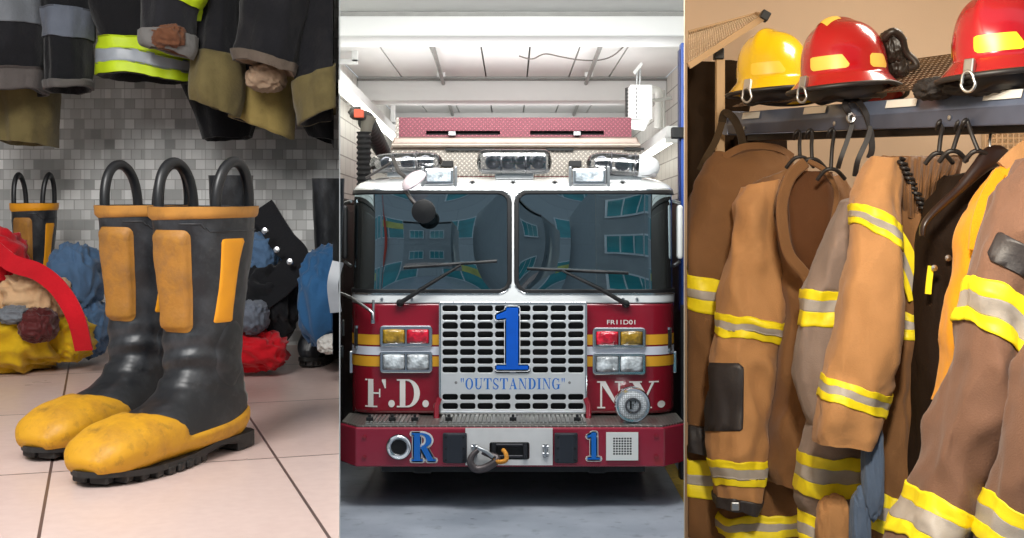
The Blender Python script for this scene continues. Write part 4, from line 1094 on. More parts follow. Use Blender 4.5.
mb = MB(); letters(mb, 'R', 411.5, 433, 435.5, 461, YB1 - .004, th=.004, grow=1.9); mb.build('bumper_letter_border', m_letw, tr); mb = MB(); letters(mb, '1', 587, 432.5, 600, 459.5, YB1 - .004, th=.004, grow=1.9); mb.build('bumper_letter_border', m_letw, tr)
mb = MB(); letters(mb, 'R', 411.5, 433, 435.5, 461, YB1 - .0095, th=.002); mb.build('bumper_letter', m_blue, tr); mb = MB(); letters(mb, '1', 587, 432.5, 600, 459.5, YB1 - .0095, th=.002); mb.build('bumper_letter', m_blue, tr)
# recessed air horn
mb = MB(); mb.lathe([(.086, .0), (.086, .016), (.078, .022), (.070, .016), (.062, .012), (.058, .018), (.052, .010), (.046, -.03), (.018, -.10)], P(399, 447, YB1 - .004), (0, -1, 0), 40, cap=False); mb.build('air_horn', m_chrome, tr, smooth=40)
mb = MB(); mb.lathe([(.0, .002), (.091, .002), (.091, .006), (.084, .006)], P(399, 447, YB1), (0, -1, 0), 40); mb.build('horn_gasket', m_gask, tr, smooth=40)
mb = MB(); mb.lathe([(.0, .004), (.05, .005), (.05, .007), (.0, .0075)], P(399, 447, YB1 - .002), (0, -1, 0), 28); mb.build('horn_throat', M('horn_throat_dark', (44, 44, 44), .4, .6), tr, smooth=40)
# rubber buffers
for x0, x1 in ((443, 467), (554.5, 577.5)):
    mb = MB(); cx, w = bpx((x0 + x1) / 2), bpx(x1) - bpx(x0); z0, z1 = bpz(462), bpz(432.5)
    prof = [(-w / 2, 0), (-w / 2, -.03), (-w * .3, -.06), (w * .3, -.06), (w / 2, -.03), (w / 2, 0)]
    mb.prism([(cx + a, YB1 + b, z0) for a, b in prof], (0, 0, z1 - z0)); bf = mb.build('rubber_buffer', M('buffer_rubber', (36, 40, 48), .5), tr, bev=.008)
    for a in (-.36, .36):
        for b in (.12, .5, .88):
            mb = MB(); mb.lathe([(.009, 0), (.009, .006), (0, .007)], (cx + a * w, YB1 - .05, z0 + (z1 - z0) * b), (0, -1, 0), 10); mb.build('buffer_bolt', m_blackpl, bf)
# winch plate
m_plate = M('white_winch_plate', (216, 214, 212), .4, var=.06, vs=10)
pV, pd = [], []; nx, ny = 120, 60
for j in range(ny + 1):
    for i in range(nx + 1):
        x, y = 465.5 + 87 * i / nx, 427.8 + 37 * j / ny
        pV.append(Vector((bpx(x), YB1 - .006, bpz(y)))); pd.append(-sdf_rr(x, y, 509.5, 450.5, 20, 8.7, 2))
v2, f2, _ = clip(pV, ringfaces(ny + 1, nx + 1, closed=False), pd)
mb = MB(); mb.add(v2, f2); mb.build('winch_plate', m_plate, tr, solid=.012, soff=1)
mb = MB(); mb.box((bpx(509.5), YB1 - .002, bpz(450.5)), (bpx(529) - bpx(490), .004, bpz(442) - bpz(459.5))); mb.build('winch_recess', M('winch_black', (12, 12, 13), .5), tr)
mb = MB()
for y in (445, 456.5): mb.tube([P(492, y, YB1 - .012), P(527, y, YB1 - .012)], .012, 10)
for x in (494, 525): mb.tube([P(x, 443, YB1 - .02), P(x, 458.5, YB1 - .02)], .017, 10)
mb.build('fairlead_roller', M('roller_dark', (52, 52, 56), .4, .5), tr, smooth=60)
m_hook = M('dark_tow_hook', (92, 84, 84), .4, .6, var=.2)
mb = MB(); hk = curve([P(478, 450, 9.12), P(472, 456, 9.11), P(470.5, 463, 9.10), P(476, 469, 9.10), P(485, 468, 9.10), P(494, 463, 9.10), P(497, 458, 9.11), P(490, 455, 9.12), P(482, 452, 9.12)], 50)
mb.tube(hk, [.017 + .012 * math.sin(PI * i / 49) for i in range(50)], 12); mb.build('tow_hook', m_hook, tr, smooth=60)
mb = MB(); mb.tube([P(478, 448, 9.09), P(486, 451.5, 9.085), P(493, 457, 9.09)], .014, 8); mb.build('hook_latch', m_steel, tr, smooth=60)
mb = MB(); mb.tube(curve([P(494, 460, 9.1), P(500, 462, 9.08), P(506, 460, 9.08), P(506, 454, 9.1), P(503, 450, 9.14)], 20), .016, 8); mb.build('winch_rope', M('amber_rope', (196, 130, 40), .8, var=.3, vs=80), tr, smooth=60)
for x, sg in ((474.5, -1), (545.5, 1)):
    mb = MB(); mb.tube([P(x, 444, YB1 - .02), P(x, 457, YB1 - .02)], .016, 8)
    for y in (447, 454): mb.tube([P(x - 3, y, YB1 - .022), P(x + 3, y, YB1 - .022)], .013, 8)
    mb.build('shackle', m_steel, tr, smooth=60)
    mb = MB(); mb.box(P(x + sg * 4.5, 450, YB1 - .01), (.05, .014, .075)); mb.build('shackle_tab', m_red, tr, bev=.004)
# speaker grille plate with punched holes
gV, gd = [], []; n = 132
for j in range(n + 1):
    for i in range(n + 1):
        x, y = 606 + 32 * i / n, 432 + 28 * j / n
        u, v = (x - 612.6) / 2.75, (y - 437.0) / 2.55
        d = 1.0
        if -.1 < u < 7.1 and -.1 < v < 7.1:
            fu, fv = (u % 1) - .5, (v % 1) - .5; d = -sdf_rr(fu, fv, 0, 0, .36, .36, .14)
        gV.append(Vector((bpx(x), YB1 - .008, bpz(y)))); gd.append(d)
v2, f2, _ = clip(gV, ringfaces(n + 1, n + 1, closed=False), gd)
mb = MB(); mb.add(v2, f2); mb.build('siren_speaker_plate', M('speaker_plate_white', (226, 226, 222), .4, var=.02), tr, solid=.008, soff=1)
mb = MB(); mb.box((bpx(622), YB1 - .002, bpz(446)), (bpx(634) - bpx(610), .004, bpz(435) - bpz(457))); mb.build('speaker_recess', m_blackpl, tr)
for x, y in ((364.5, 437), (364.5, 457), (656, 436), (656, 456)):
    mb = MB(); p = P(x, y, YB1); mb.lathe([(.018, 0), (.018, .008), (.009, .010), (0, .010)], p, (0, -1, 0), 6); mb.build('bumper_bolt', m_red, tr)
mb = MB(); mb.box((XC, YB1 + .2, zb1 - .02), (1.9, .3, .05)); mb.box((X(427), YB1 + .1, zb1 - .03), (.12, .1, .05)); mb.box((X(593), YB1 + .1, zb1 - .03), (.12, .1, .05)); mb.build('bumper_underside', m_blackpl, tr)
# mechanical siren on the deck
sp_ = P(632.5, 405, YB1 + .12)
mb = MB(); r0 = 18 / FPX * (YB1 + .12)
mb.lathe([(0, -.22), (r0 * .6, -.2), (r0 * .95, -.12), (r0 * 1.0, -.02), (r0, .0), (r0 * .93, .022), (r0 * .86, .018)], sp_, (0, -1, 0), 44); mb.build('siren_housing', m_chrome, tr, smooth=40)
def mat_sirenface():
    t = NT('siren_grille_face'); b = t.n('ShaderNodeBsdfPrincipled'); t.l(b.outputs[0], t.out.inputs[0])
    tc = t.n('ShaderNodeTexCoord'); vo = t.n('ShaderNodeTexVoronoi'); vo.inputs['Scale'].default_value = 75; vo.inputs['Randomness'].default_value = .2; t.l(tc.outputs['Object'], vo.inputs['Vector'])
    t.l(t.mixc(t.ramp(vo.outputs['Distance'], .25, .6), lin((236, 238, 240)), lin((150, 152, 154))), b.inputs['Base Color']); b.inputs['Metallic'].default_value = .2; b.inputs['Roughness'].default_value = .35
    return t.m
mb = MB(); mb.lathe([(r0 * .88, .014), (r0 * .6, .028), (r0 * .42, .032), (0, .034)], sp_, (0, -1, 0), 40); mb.build('siren_face', mat_sirenface(), tr, smooth=40)
mb = MB()
for rr, h in ((.42, .036), (.36, .037)): mb.tube([sp_ + Vector((r0 * rr * math.cos(a), -h, r0 * rr * math.sin(a))) for a in [2 * PI * i / 36 for i in range(36)]], .003, 6, closed=True)
mb.build('siren_badge_ring', M('badge_ring_grey', (70, 70, 74), .4), tr, smooth=60)
mb = MB(); letters(mb, 'F', 628.6, 400.6, 636.2, 409, sp_.y - .036, th=.004); mb.build('siren_badge_letter', m_blackpl, tr)
mb = MB(); mb.box((sp_.x, sp_.y + .1, (zt1 + sp_.z - r0) / 2 + .02), (.12, .14, max(.05, sp_.z - r0 - zt1 + .1))); mb.build('siren_foot', m_chrome, tr, bev=.01)

# ---- wipers
def wiper(pv, el, b0, b1, mid):
    yy = lambda p: YF + lean(p.z) - .075
    def Q(x, y, dy=0):
        p = P(x, y, YF - .03); p.y = YF + lean(p.z) - .045 - bulge(p.x - XC, p.z) - dy; return p
    mb = MB(); mb.lathe([(.03, 0), (.026, .04), (.012, .05)], Q(*pv, -.03), (0, -1, 0), 14)
    mb.tube([Q(*pv, .01), Q(*el, .02), Q(*mid, .02)], [.018, .014, .009], 8); wa = mb.build('wiper_arm', m_blackpl, tr, smooth=60)
    mb = MB(); mb.tube([Q(b0[0] + (b1[0] - b0[0]) * i / 12, b0[1] + (b1[1] - b0[1]) * i / 12, .004) for i in range(13)], .013, 6); mb.build('wiper_blade', m_gask, wa, smooth=60)
wiper((400, 303), (430, 284), (404, 267.5), (497, 261), (461, 265))
wiper((626, 304), (600, 289), (527, 268.5), (628, 273), (562, 270.5))
for x in (382, 412, 623, 637):
    mb = MB(); mb.lathe([(.012, 0), (.010, .008), (0, .010)], P(x, 299, YF - .02), (0, -1, 0), 12); mb.build('washer_jet', m_steel, tr, smooth=60)

# ---- roof lights and boards
for x in (472, 513, 555, 623.5):
    p = P(x, 183.5, YF); p.y = surf(p.x, p.z) - .005
    mb = MB(); mb.lathe([(.026, 0), (.026, .012), (.018, .028), (0, .034)], p, (0, -1, .2), 18); mk = mb.build('clearance_light', m_bez, tr, smooth=50)
    mb = MB(); mb.lathe([(.014, .028), (.010, .040), (0, .043)], p, (0, -1, .2), 14); mb.build('clearance_lens', m_gask, mk, smooth=60)
m_clearpl = MGLASS('clear_plastic_cover', (226, 228, 230), .10, .08)
m_lampin = M('lamp_reflector', (112, 112, 116), .25, .8, var=.4, vs=30)
def lightbar(x0, x1, y0, y1, Y, rot, whitex=None, mir=1, box=False):
    a, b = P(x0, (y0 + y1) / 2, Y), P(x1, (y0 + y1) / 2, Y); c = (a + b) / 2; L = (b.x - a.x) / 2; h = (y1 - y0) / 2 / FPX * Y
    rm = Matrix.Rotation(rot, 3, 'Y')
    def pos(u, v, w): return c + rm @ Vector((u * L, v, w * h))
    mb = MB(); V = []; n, k = 30, 24
    for i in range(n + 1):
        u = -1 + 2 * i / n; q = (1 - abs(u) ** (14 if box else 5)) ** .5 if abs(u) < 1 else 0
        for j in range(k):
            th = 2 * PI * j / k; sq = .45 if box else .8
            V.append(pos(u, .12 * max(q, .02) * math.copysign(abs(math.cos(th)) ** sq, math.cos(th)), max(q, .02) * math.copysign(abs(math.sin(th)) ** sq, math.sin(th))))
    mb.add(V, ringfaces(n + 1, k)); bar = mb.build('light_bar_cover', m_clearpl, tr, smooth=180)
    mb = MB(); mb.box(pos(0, 0, -.72), (2 * L * .9, .17, h * .3), rm); mb.build('light_bar_base', M('light_bar_grey', (120, 118, 118), .4), bar, bev=.01)
    for u in ((-.6, -.2, .2, .6) if box else (-.55, 0, .5)):
        mb = MB(); mb.lathe([(h * .15, -.05), (h * .55, .0), (h * .62, .06), (h * .5, .062), (.0, .02)], pos(u, -.01, 0), rm @ Vector((.2 * mir, -1, 0)), 20); mb.build('rotator_lamp', m_lampin, bar, smooth=50)
        mb = MB(); mb.box(pos(u + .2, .03, 0), (.02, .12, h * 1.3), rm); mb.build('mirror_plate', m_chrome, bar)
    if whitex is not None:
        mb = MB(); V = []
        u0, u1 = whitex
        for i in range(13):
            u = u0 + (u1 - u0) * i / 12; q = (1 - abs(u) ** 5) ** .5 if abs(u) < 1 else 0
            for j in range(k):
                th = 2 * PI * j / k; V.append(pos(u, .124 * max(q, .02) * math.copysign(abs(math.cos(th)) ** .8, math.cos(th)), 1.03 * max(q, .02) * math.copysign(abs(math.sin(th)) ** .8, math.sin(th))))
        mb.add(V, ringfaces(13, k)); mb.build('white_end_lens', M('white_lens_end', (226, 228, 230), .25, var=.03), bar, smooth=180)
    for u in (-.34, .3):
        mb = MB(); mb.tube([pos(u, .125 * math.cos(t_), 1.03 * math.sin(t_)) for t_ in [2 * PI * i / 24 for i in range(24)]], .007, 6, closed=True); mb.build('lens_joint', m_lampin, bar, smooth=60)
    mb = MB(); mb.box(pos(0, .02, -1.15), (.3, .14, h * .5)); mb.build('light_bar_mount', m_steel, bar, bev=.008)
lightbar(369.5, 443, 152.5, 173, 9.95, -.04)
lightbar(476.5, 552, 149.5, 174.5, 9.95, 0, box=True)
lightbar(586, 660, 153.5, 176.5, 9.95, .07, (.40, 1.0), -1)
m_scene = lens('scene_light_glass', (196, 206, 214))
for x0, x1 in ((424.5, 453.5), (572.5, 606.5)):
    Yc = YF + .02; y0, y1 = (168.5, 184.5)
    mb = MB(); c = P((x0 + x1) / 2, (y0 + y1) / 2, Yc); w, h = (x1 - x0) / FPX * Yc, (y1 - y0) / FPX * Yc
    mb.box(c + Vector((0, .06, 0)), (w, .14, h)); sl = mb.build('scene_light', m_trim, tr, bev=.012)
    mb = MB(); mb.box(c + Vector((0, -.012, 0)), (w * .82, .02, h * .66)); mb.build('scene_light_glass', m_scene, sl, bev=.006)
    for s_ in (-1, 1):
        mb = MB(); mb.box(c + Vector((s_ * (w / 2 + .016), .04, .0)), (.022, .07, h * 1.25)); mb.build('scene_light_bracket', m_steel, sl, bev=.004)
# convex mirror on its arm
t_m = MB(); t_m.tube([P(393, 158, 9.75), P(399, 172, 9.6), P(411, 182, 9.5)], .016, 10); t_m.tube([P(366, 178, 9.8), P(391, 163, 9.75)], .010, 8); t_m.tube([P(405, 190, 9.5), P(411, 199, 9.45), P(418, 206, 9.42)], .014, 8); t_m.build('mirror_arm', M('mirror_arm_dark', (84, 80, 78), .4, .6), tr, smooth=60)
cM = P(414, 181, 9.48); axm = Vector((-.45, -.45, -.95)).normalized()
mb = MB(); mb.lathe([(0, .055), (.05, .05), (.09, .03), (.105, .0), (.098, -.012), (0, -.014)], cM, Vector((-.55, -.35, .75)), 30); mb.build('mirror_back', M('mirror_back_shell', (222, 204, 208), .3, var=.05), tr, smooth=50)
mb = MB(); mb.lathe([(0, .02), (.05, .017), (.086, .006), (.090, -.012), (.07, -.03), (0, -.035)], P(423.5, 211.5, 9.4), (0, -1, -.15), 34); mb.build('mirror_head', m_blackpl, tr, smooth=50)
# tread plate board across the roof and ladder bucket behind
m_tp1 = mat_tread('pale_tread_plate', (186, 178, 168), 26, .4, .55, axes=(0, 2)); m_tp2 = mat_tread('pink_tread_plate', (150, 84, 96), 28, .45, .35, axes=(0, 2))
Yb = 10.35
mb = MB(); a, b = P(391, 148, Yb), P(641, 176, Yb); mb.box(((a.x + b.x) / 2, Yb + .01, (a.z + b.z) / 2), (b.x - a.x, .03, a.z - b.z)); mb.build('roof_tread_plate', m_tp1, tr, bev=.004)
mb = MB(); mb.hexa([P(394, 137, Yb), P(637, 137, Yb), P(642, 150, Yb - .02), P(390, 150, Yb - .02)], [P(394, 137, Yb + .3), P(637, 137, Yb + .3), P(642, 150, Yb + .3), P(390, 150, Yb + .3)]); bk = mb.build('bucket_rail', M('taupe_rail', (148, 130, 120), .35, .3, var=.08), tr, bev=.012)
mb = MB(); mb.tube([P(392, 145, Yb - .05), P(640, 145, Yb - .05)], .02, 10); mb.build('rail_bead', M('rail_bead_light', (176, 160, 148), .35, .3), tr, smooth=60)
mb = MB(); mb.box(P(470, 149.5, Yb - .03), (.4, .03, .018)); mb.box(P(560, 149.5, Yb - .03), (.22, .03, .018)); mb.box(P(634, 149, Yb - .03), (.16, .03, .018)); mb.build('rail_gap', m_blackpl, tr)
pV, pd = [], []; nx, ny = 240, 40
for j in range(ny + 1):
    for i in range(nx + 1):
        x, y = 398.5 + 233 * i / nx, 117.5 + 20 * j / ny
        d = min(-sdf_rr(x, y, 463, 132.8, 37, 2.1, .6), -sdf_rr(x, y, 567, 132.8, 37, 2.1, .6))
        pV.append(P(x, y, Yb + .02)); pd.append(d)
v2, f2, _ = clip(pV, ringfaces(ny + 1, nx + 1, closed=False), pd); mb = MB(); mb.add(v2, f2); mb.build('bucket_front', m_tp2, tr, solid=.03, soff=1)
mb = MB(); mb.box(P(513, 130, Yb + .35), (1.8, .5, .12)); mb.build('bucket_inside', m_blackpl, tr)
for x in (452, 577):
    mb = MB(); mb.box(P(x, 133.5, Yb - .02), (.06, .04, .035)); mb.build('bucket_latch', m_steel, tr, bev=.004)
mb = MB(); mb.hexa([P(396, 118, Yb), P(399, 117, Yb), P(399, 138, Yb), P(395, 138, Yb)], [P(396, 118, Yb + .9), P(399, 117, Yb + .9), P(399, 138, Yb + .9), P(395, 138, Yb + .9)]); mb.build('bucket_side', m_tp1, tr)
mb = MB(); mb.box((XC, YF + 5.0, 2.45), (1.5, 6.0, .5)); mb.build('ladder_bed', m_red, tr, bev=.02)
mb = MB()
for x in (447, 575): mb.box(P(x, 164, Yb - .1), (.1, .1, .05))
mb.build('roof_clamp', m_blackpl, tr, bev=.006)
mb = MB(); mb.tube([P(340, 293, 9.9), P(352, 298, 9.75), P(368, 309, 9.62), P(372.5, 313, 9.6), P(373, 320, 9.6), P(373, 333, 9.62)][:5], .012, 8); mb.tube([P(373, 318, 9.6), P(373.5, 300, 9.62)], .01, 8)
mb.build('mirror_bracket', m_steel, tr, smooth=60)
mb = MB(); mb.box(P(373, 317, 9.62), (.03, .03, .1)); mb.build('bracket_foot', m_trim, tr, bev=.006)
# side mirrors at both edges
for x, sg in ((345, -1), (679.5, 1)):
    mb = MB(); mb.box(P(x, 232, 9.95), (.045, .1, .42)); sm_ = mb.build('side_mirror', m_blackpl if sg < 0 else m_whitemetal, tr, bev=.02)
    mb = MB(); mb.tube([P(x, 203, 9.95), P(x - sg * 6, 201, 9.9)], .014, 8); mb.build('side_mirror_arm', m_steel, sm_, smooth=60); mb = MB(); mb.tube([P(x, 262, 9.95), P(x - sg * 6, 266, 9.9)], .014, 8); mb.build('side_mirror_arm', m_steel, sm_, smooth=60)
# =================================================================== right room: coats and helmets
def LIMR(p):
    p.x = max(p.x, .1346 * p.y + .014); return p
LIMS.append(LIMR)
YR = 6.3
m_tanw = M('warm_beige_plaster', (206, 182, 156), .75, var=.05, vs=1.2, bump=.06)
mb = MB(); mb.hexa([(.1346 * YR, YR, 0), (2.9, YR, 0), (2.9, YR + .1, 0), (.1346 * (YR + .1), YR + .1, 0)], [(.1346 * YR, YR, 3.5), (2.9, YR, 3.5), (2.9, YR + .1, 3.5), (.1346 * (YR + .1), YR + .1, 3.5)])
mb.MI[4] = 1; mb.build('wall_back', [m_tanw, m_clad], kind='structure')
mb = MB(); mb.box((2.85, 4.4, 1.75), (.1, 3.8, 3.5)); mb.build('wall_right', m_tanw, kind='structure')
partition('wall_partition', 1, 2.3, YR + .1, 0, 3.5, M('cream_painted_panel', (226, 212, 192), .7, var=.03))
mb = MB(); y0 = 3.0; mb.hexa([(.1346 * y0, y0, 3.4), (2.9, y0, 3.4), (2.9, YR, 3.4), (.1346 * YR, YR, 3.4)], [(.1346 * y0, y0, 3.5), (2.9, y0, 3.5), (2.9, YR, 3.5), (.1346 * YR, YR, 3.5)])
mb.build('ceiling', m_tanw, kind='structure')

def invy(x): return .2 + (x - 727) / 333.0 * .1125
def YS(x): return 1 / invy(x)             # the shelf runs away from the viewer to the left

# ------------------------------------------------------------------- shelf
m_beam_b = M('blue_grey_shelf_paint', (96, 106, 128), .38, .25, var=.12, vs=12, dirt=((150, 150, 156), 40, .6, .85, .5))
m_beam_d = M('slate_shelf_face', (78, 84, 102), .42, .25, var=.14, vs=12)  # darker copy of the lit lip paint; shade on the front put into colour
sh = thing('helmet_shelf', 'blue-grey steel shelf with wire mesh deck carrying the helmets', 'shelf', P(860, 120, YS(860)))
def sect(x, prof):
    Y = YS(x); d = Vector((.96, .28, 0)); return [P(x, y, Y) + d * o for y, o in prof]
def barx(x0, pr0, x1, pr1, nm, mat, bev=.004):
    a, b = sect(x0, pr0), sect(x1, pr1); n = len(a); mb = MB()
    mb.add(a + b, [tuple(range(n - 1, -1, -1)), tuple(range(n, 2 * n))] + [(i, (i + 1) % n, (i + 1) % n + n, i + n) for i in range(n)])
    return mb.build(nm, mat, sh, bev=bev)
barx(726, [(112.5, .02), (125, 0), (128, .01), (115, .04)], 1062, [(84, .02), (102, 0), (105, .01), (88, .04)], 'shelf_lip', m_beam_b)
barx(726, [(124.5, 0), (134, .004), (134, .014), (124.5, .012)], 1062, [(101.5, 0), (123.5, .004), (123.5, .014), (101.5, .012)], 'shelf_front', m_beam_d)
barx(735, [(134, .05), (141, .05), (141, .09), (134, .09)], 1062, [(121, .05), (130, .05), (130, .09), (121, .09)], 'hanging_rail', M('dark_hanging_rail', (40, 36, 36), .45, .5))
ends = {}
mb = MB(); e = barx(722, [(111, .0), (135, 0), (135, .38), (111, .38)], 727, [(111, .0), (135, 0), (135, .38), (111, .38)], 'end_plate', m_beam_b)
# wire mesh deck, rising to the back
mw = MB()
def deck(f, o): return P(726 + f * 336, 112.5 - f * 28.5, 1 / (invy(726) + f * (invy(1062) - invy(726)))) + Vector((.96, .28, 0)) * o + Vector((0, 0, .012 + .40 * max(0, o)))
def along(k): # even spacing along the shelf
    a, b = Vector(deck(0, 0)), Vector(deck(1, 0)); 
    return a, b
A0, B0 = deck(0, .03), deck(1, .03); A1, B1 = deck(0, .40), deck(1, .40)
n1 = 64
for i in range(n1 + 1):
    f = i / n1; p, q = A0.lerp(B0, f), A1.lerp(B1, f); mw.tube([p, q], .0024, 4)
for i in range(15):
    f = i / 14; mw.tube([A0.lerp(A1, f), B0.lerp(B1, f)], .0024, 4)
mw.build('wire_deck', M('wire_mesh_bronze', (104, 84, 66), .4, .7), sh)
m_lab = M('white_paper_label', (214, 212, 206), .6, var=.04)
for x0, x1, f0, f1 in ((740, 758, .18, .68), (801, 824, .16, .66), (883, 914.5, .14, .66), (980, 1019.5, .12, .64)):
    def lp(x, f):
        k = (x - 726) / 336; a = 112.5 - 28.5 * k; b = 125 - 23 * k
        return P(x, a + (b - a) * f, YS(x)) + Vector((.96, .28, 0)) * (.02 * (1 - f)) + Vector((-.0035, -.004, .002))
    mb = MB(); q = [lp(x0, f0), lp(x1 - 1, f0), lp(x1, f1), lp(x0 + 1, f1)]; mb.prism(q, (-.001, -.0015, .0005)); mb.build('paper_label', m_lab, sh)
for x in (745, 835, 950, 1040):
    mb = MB(); k = (x - 726) / 336; mb.lathe([(.007, 0), (.007, .004), (0, .006)], P(x, 129 - 17 * k, YS(x)), (-.9, -.4, 0), 8); mb.build('rivet', m_steel, sh)

# upright post and raised mesh frame at the left
m_post = M('tan_painted_post', (168, 138, 100), .5, .2, var=.08)
rk = thing('mesh_rack', 'tan rack post with a sloping wire mesh panel above, left of yellow helmet', 'rack', P(720, 170, 5.2))
mb = MB(); a, b = P(717, 60, 5.15), P(717, 178, 5.15); b.z = 0; mb.box((a + b) / 2 + Vector((.012, 0, 0)), (.035, .035, a.z - b.z)); mb.build('post', m_post, rk, bev=.003)
mb = MB(); mb.box(P(718.5, 54, 5.15), (.04, .04, .045)); mb.build('post_cap', m_blackpl, rk, bev=.004)
e0, e1 = P(764, 17, 4.9), P(688.5, 66, 4.9); t0, t1 = P(757, 14, 5.6), P(688.5, 32.5, 5.6)
mb = MB(); mb.tube([e0, e1], .017, 4); mb.build('front_bar', m_post, rk)
mb = MB(); mb.tube([t0, t1], .012, 4); mb.tube([e0, t0], .012, 4); mb.build('rear_bar', m_post, rk)
mb = MB(); mb.box(P(764.5, 16, 4.9), (.035, .05, .035), Matrix.Rotation(.5, 3, 'Y')); mb.build('bar_cap', m_blackpl, rk, bev=.004)
mb = MB()
for i in range(34):
    f = i / 33; mb.tube([e0.lerp(e1, f), t0.lerp(t1, f)], .0032, 4)
for i in range(9):
    f = i / 8; mb.tube([e0.lerp(t0, f), e1.lerp(t1, f)], .0032, 4)
mb.build('mesh_panel', M('tan_wire_mesh', (206, 186, 158), .45, .4), rk)

# ------------------------------------------------------------------- helmets
m_hblack = M('helmet_black_trim', (28, 24, 24), .5, var=.15)
m_trap = M('yellow_reflective_trapezoid', (244, 214, 40), .4, var=.04)
def helmet(label, col, px, py, scale, yaw, tilt, Y, trapcol=None, scuff=None, roll=0):
    hm = thing('fire_helmet', label, 'helmet', (0, 0, 0), 'helmets on the shelf')
    m_sh = M(label.split()[0] + '_helmet_shell', col, .22, var=.04, vs=8, coat=.6, spec=.5, dirt=scuff)
    V, D, A, H = [], [], [], []; n, k = 46, 96
    for i in range(n + 1):
        t = i / n
        for j in range(k):
            ph = 2 * PI * j / k; cx, sy = math.cos(ph), math.sin(ph)
            if t < .68:
                q = t / .68; th = q * PI / 2; r = math.sin(th) ** .80; z = .052 + .146 * math.cos(th) ** .76
                x, y = .128 * r * cx, .104 * r * sy
                z += .011 * math.exp(-(y / .016) ** 2) * (1 - q ** 6)
                x += .006 * cx * math.exp(-(y / .02) ** 2) * q * (1 - q ** 4)
            else:
                q = (t - .68) / .32
                ex = (.042 if cx > 0 else .060) * cx * cx + .030 * sy * sy
                a, b = .128 + ex * q, .104 + ex * q
                x, y = a * cx, b * sy
                z = .052 - .022 * q ** 1.5 - .040 * (1 - (1 - q) ** 2) * (.25 + (.75 * max(0, -cx) ** 1.5 + .15 * max(0, cx)))
            V.append(Vector((x, y, z))); D.append(t); A.append(ph); H.append(z)
    F = ringfaces(n + 1, k)
    N = vnormals(V, F)
    if N[20 * k].dot(V[20 * k]) < 0: N = [-q for q in N]
    mb = MB(); mb.add(V, F); mb.build('shell', m_sh, hm, smooth=50, solid=.005)
    edge = V[n * k:]
    mb = MB(); mb.tube([v + Vector((0, 0, -.002)) for v in edge], .0065, 8, closed=True); mb.build('brim_edge', m_hblack, hm, smooth=60)
    # lining and ear flap under the brim
    mb = MB(); L = []
    for z, s in ((.05, .94), (.02, .96), (-.005, .92), (-.012, .80)):
        for j in range(48):
            ph = 2 * PI * j / 48; L.append(Vector((.128 * s * math.cos(ph), .104 * s * math.sin(ph), z + .006 * math.sin(5 * ph))))
    mb.add(L, ringfaces(4, 48)); mb.add(L[-48:], [tuple(range(48))]); mb.build('liner', m_hblack, hm, smooth=60)
    def trap(c, hw, z0, z1, slant, mat, nm='reflective_trapezoid'):
        d = []
        for v, t, a in zip(V, D, A):
            if t > .70 or t < .25: d.append(-.05); continue
            da = math.atan2(math.sin(a - c), math.cos(a - c)) * .118; f = (v.z - z0) / (z1 - z0)
            d.append(min(v.z - z0, z1 - v.z, hw - slant * f * (1 if slant > 0 else 0) - da, hw - .003 * f + da))
        v2, f2, (n2,) = clip(V, F, d, (N,))
        if f2:
            mb = MB(); mb.add([v + q * .0012 for v, q in zip(v2, n2)], f2); mb.build(nm, mat, hm, smooth=60)
    tm = trapcol or m_trap
    trap(.42, .060, .060, .096, .024, tm); trap(PI * .54, .040, .060, .096, .02, tm); trap(-PI * .38, .04, .066, .098, .02, tm); trap(PI, .04, .066, .098, .02, tm)
    d = [min(.020 - abs(v.y), v.x - .02, .085 - v.x) if v.z > .12 else -.05 for v in V]
    v2, f2, (n2,) = clip(V, F, d, (N,))
    mb = MB(); mb.add([v + q * .0012 for v, q in zip(v2, n2)], f2)
    if f2 and col[1] < 100: mb.build('reflective_trapezoid', tm, hm, smooth=60)
    # hanging ring at the front of the brim
    mb = MB(); mb.box((.171, .0, .030), (.014, .022, .034), Matrix.Rotation(-.35, 3, 'Y')); br = mb.build('ring_bracket', m_steel, hm, bev=.003)
    mb = MB(); R_ = [(.182, .016 * math.cos(a) * (1.0 if math.sin(a) < 0 else .8), .000 + .021 * math.sin(a)) for a in [2 * PI * i / 28 for i in range(28)]]; mb.tube(R_, .0034, 8, closed=True); mb.build('d_ring', m_steel, hm, smooth=60)
    hm.matrix_world = Matrix.Translation(P(px, py, Y)) @ Matrix.Rotation(roll, 4, 'Y') @ Matrix.Rotation(tilt, 4, 'X') @ Matrix.Rotation(yaw, 4, 'Z') @ Matrix.Scale(scale, 4)
    return hm
def yawof(deg): return -PI / 2 - math.radians(deg)
h1 = helmet('yellow fire helmet at the far left end of the shelf', (222, 182, 4), 775, 97.5, 1.22, yawof(38), 0, 4.72, M('straw_reflective', (240, 196, 60), .45), roll=-.07)
h2 = helmet('red fire helmet with black goggles strap, between yellow and other red helmet', (168, 14, 20), 846, 95, 1.21, yawof(52), 0, 4.12, M('faded_reflective', (240, 192, 80), .45), roll=-.07)
h3 = helmet('red fire helmet nearest the viewer, cut off by the right photo edge', (150, 12, 24), 1008, 84, 1.28, yawof(46), 0, 3.50, roll=-.07)
mb = MB(); lump(mb, 878, 30, 905, 66, 4.18, .07, 61, .2); lump(mb, 884, 46, 908, 80, 4.2, .06, 62, .25)
mb.tube(curve([P(884, 38, 4.1), P(893, 31, 4.08), P(902, 38, 4.1), P(906, 52, 4.12), P(914, 60, 4.12), P(916, 66, 4.12), P(908, 68, 4.12)], 24), .012, 8)
gg = mb.build('goggles', M('black_goggles_rubber', (44, 36, 30), .4, var=.2), smooth=60, label='black goggles strapped to the back of the middle red helmet', cat='goggles')
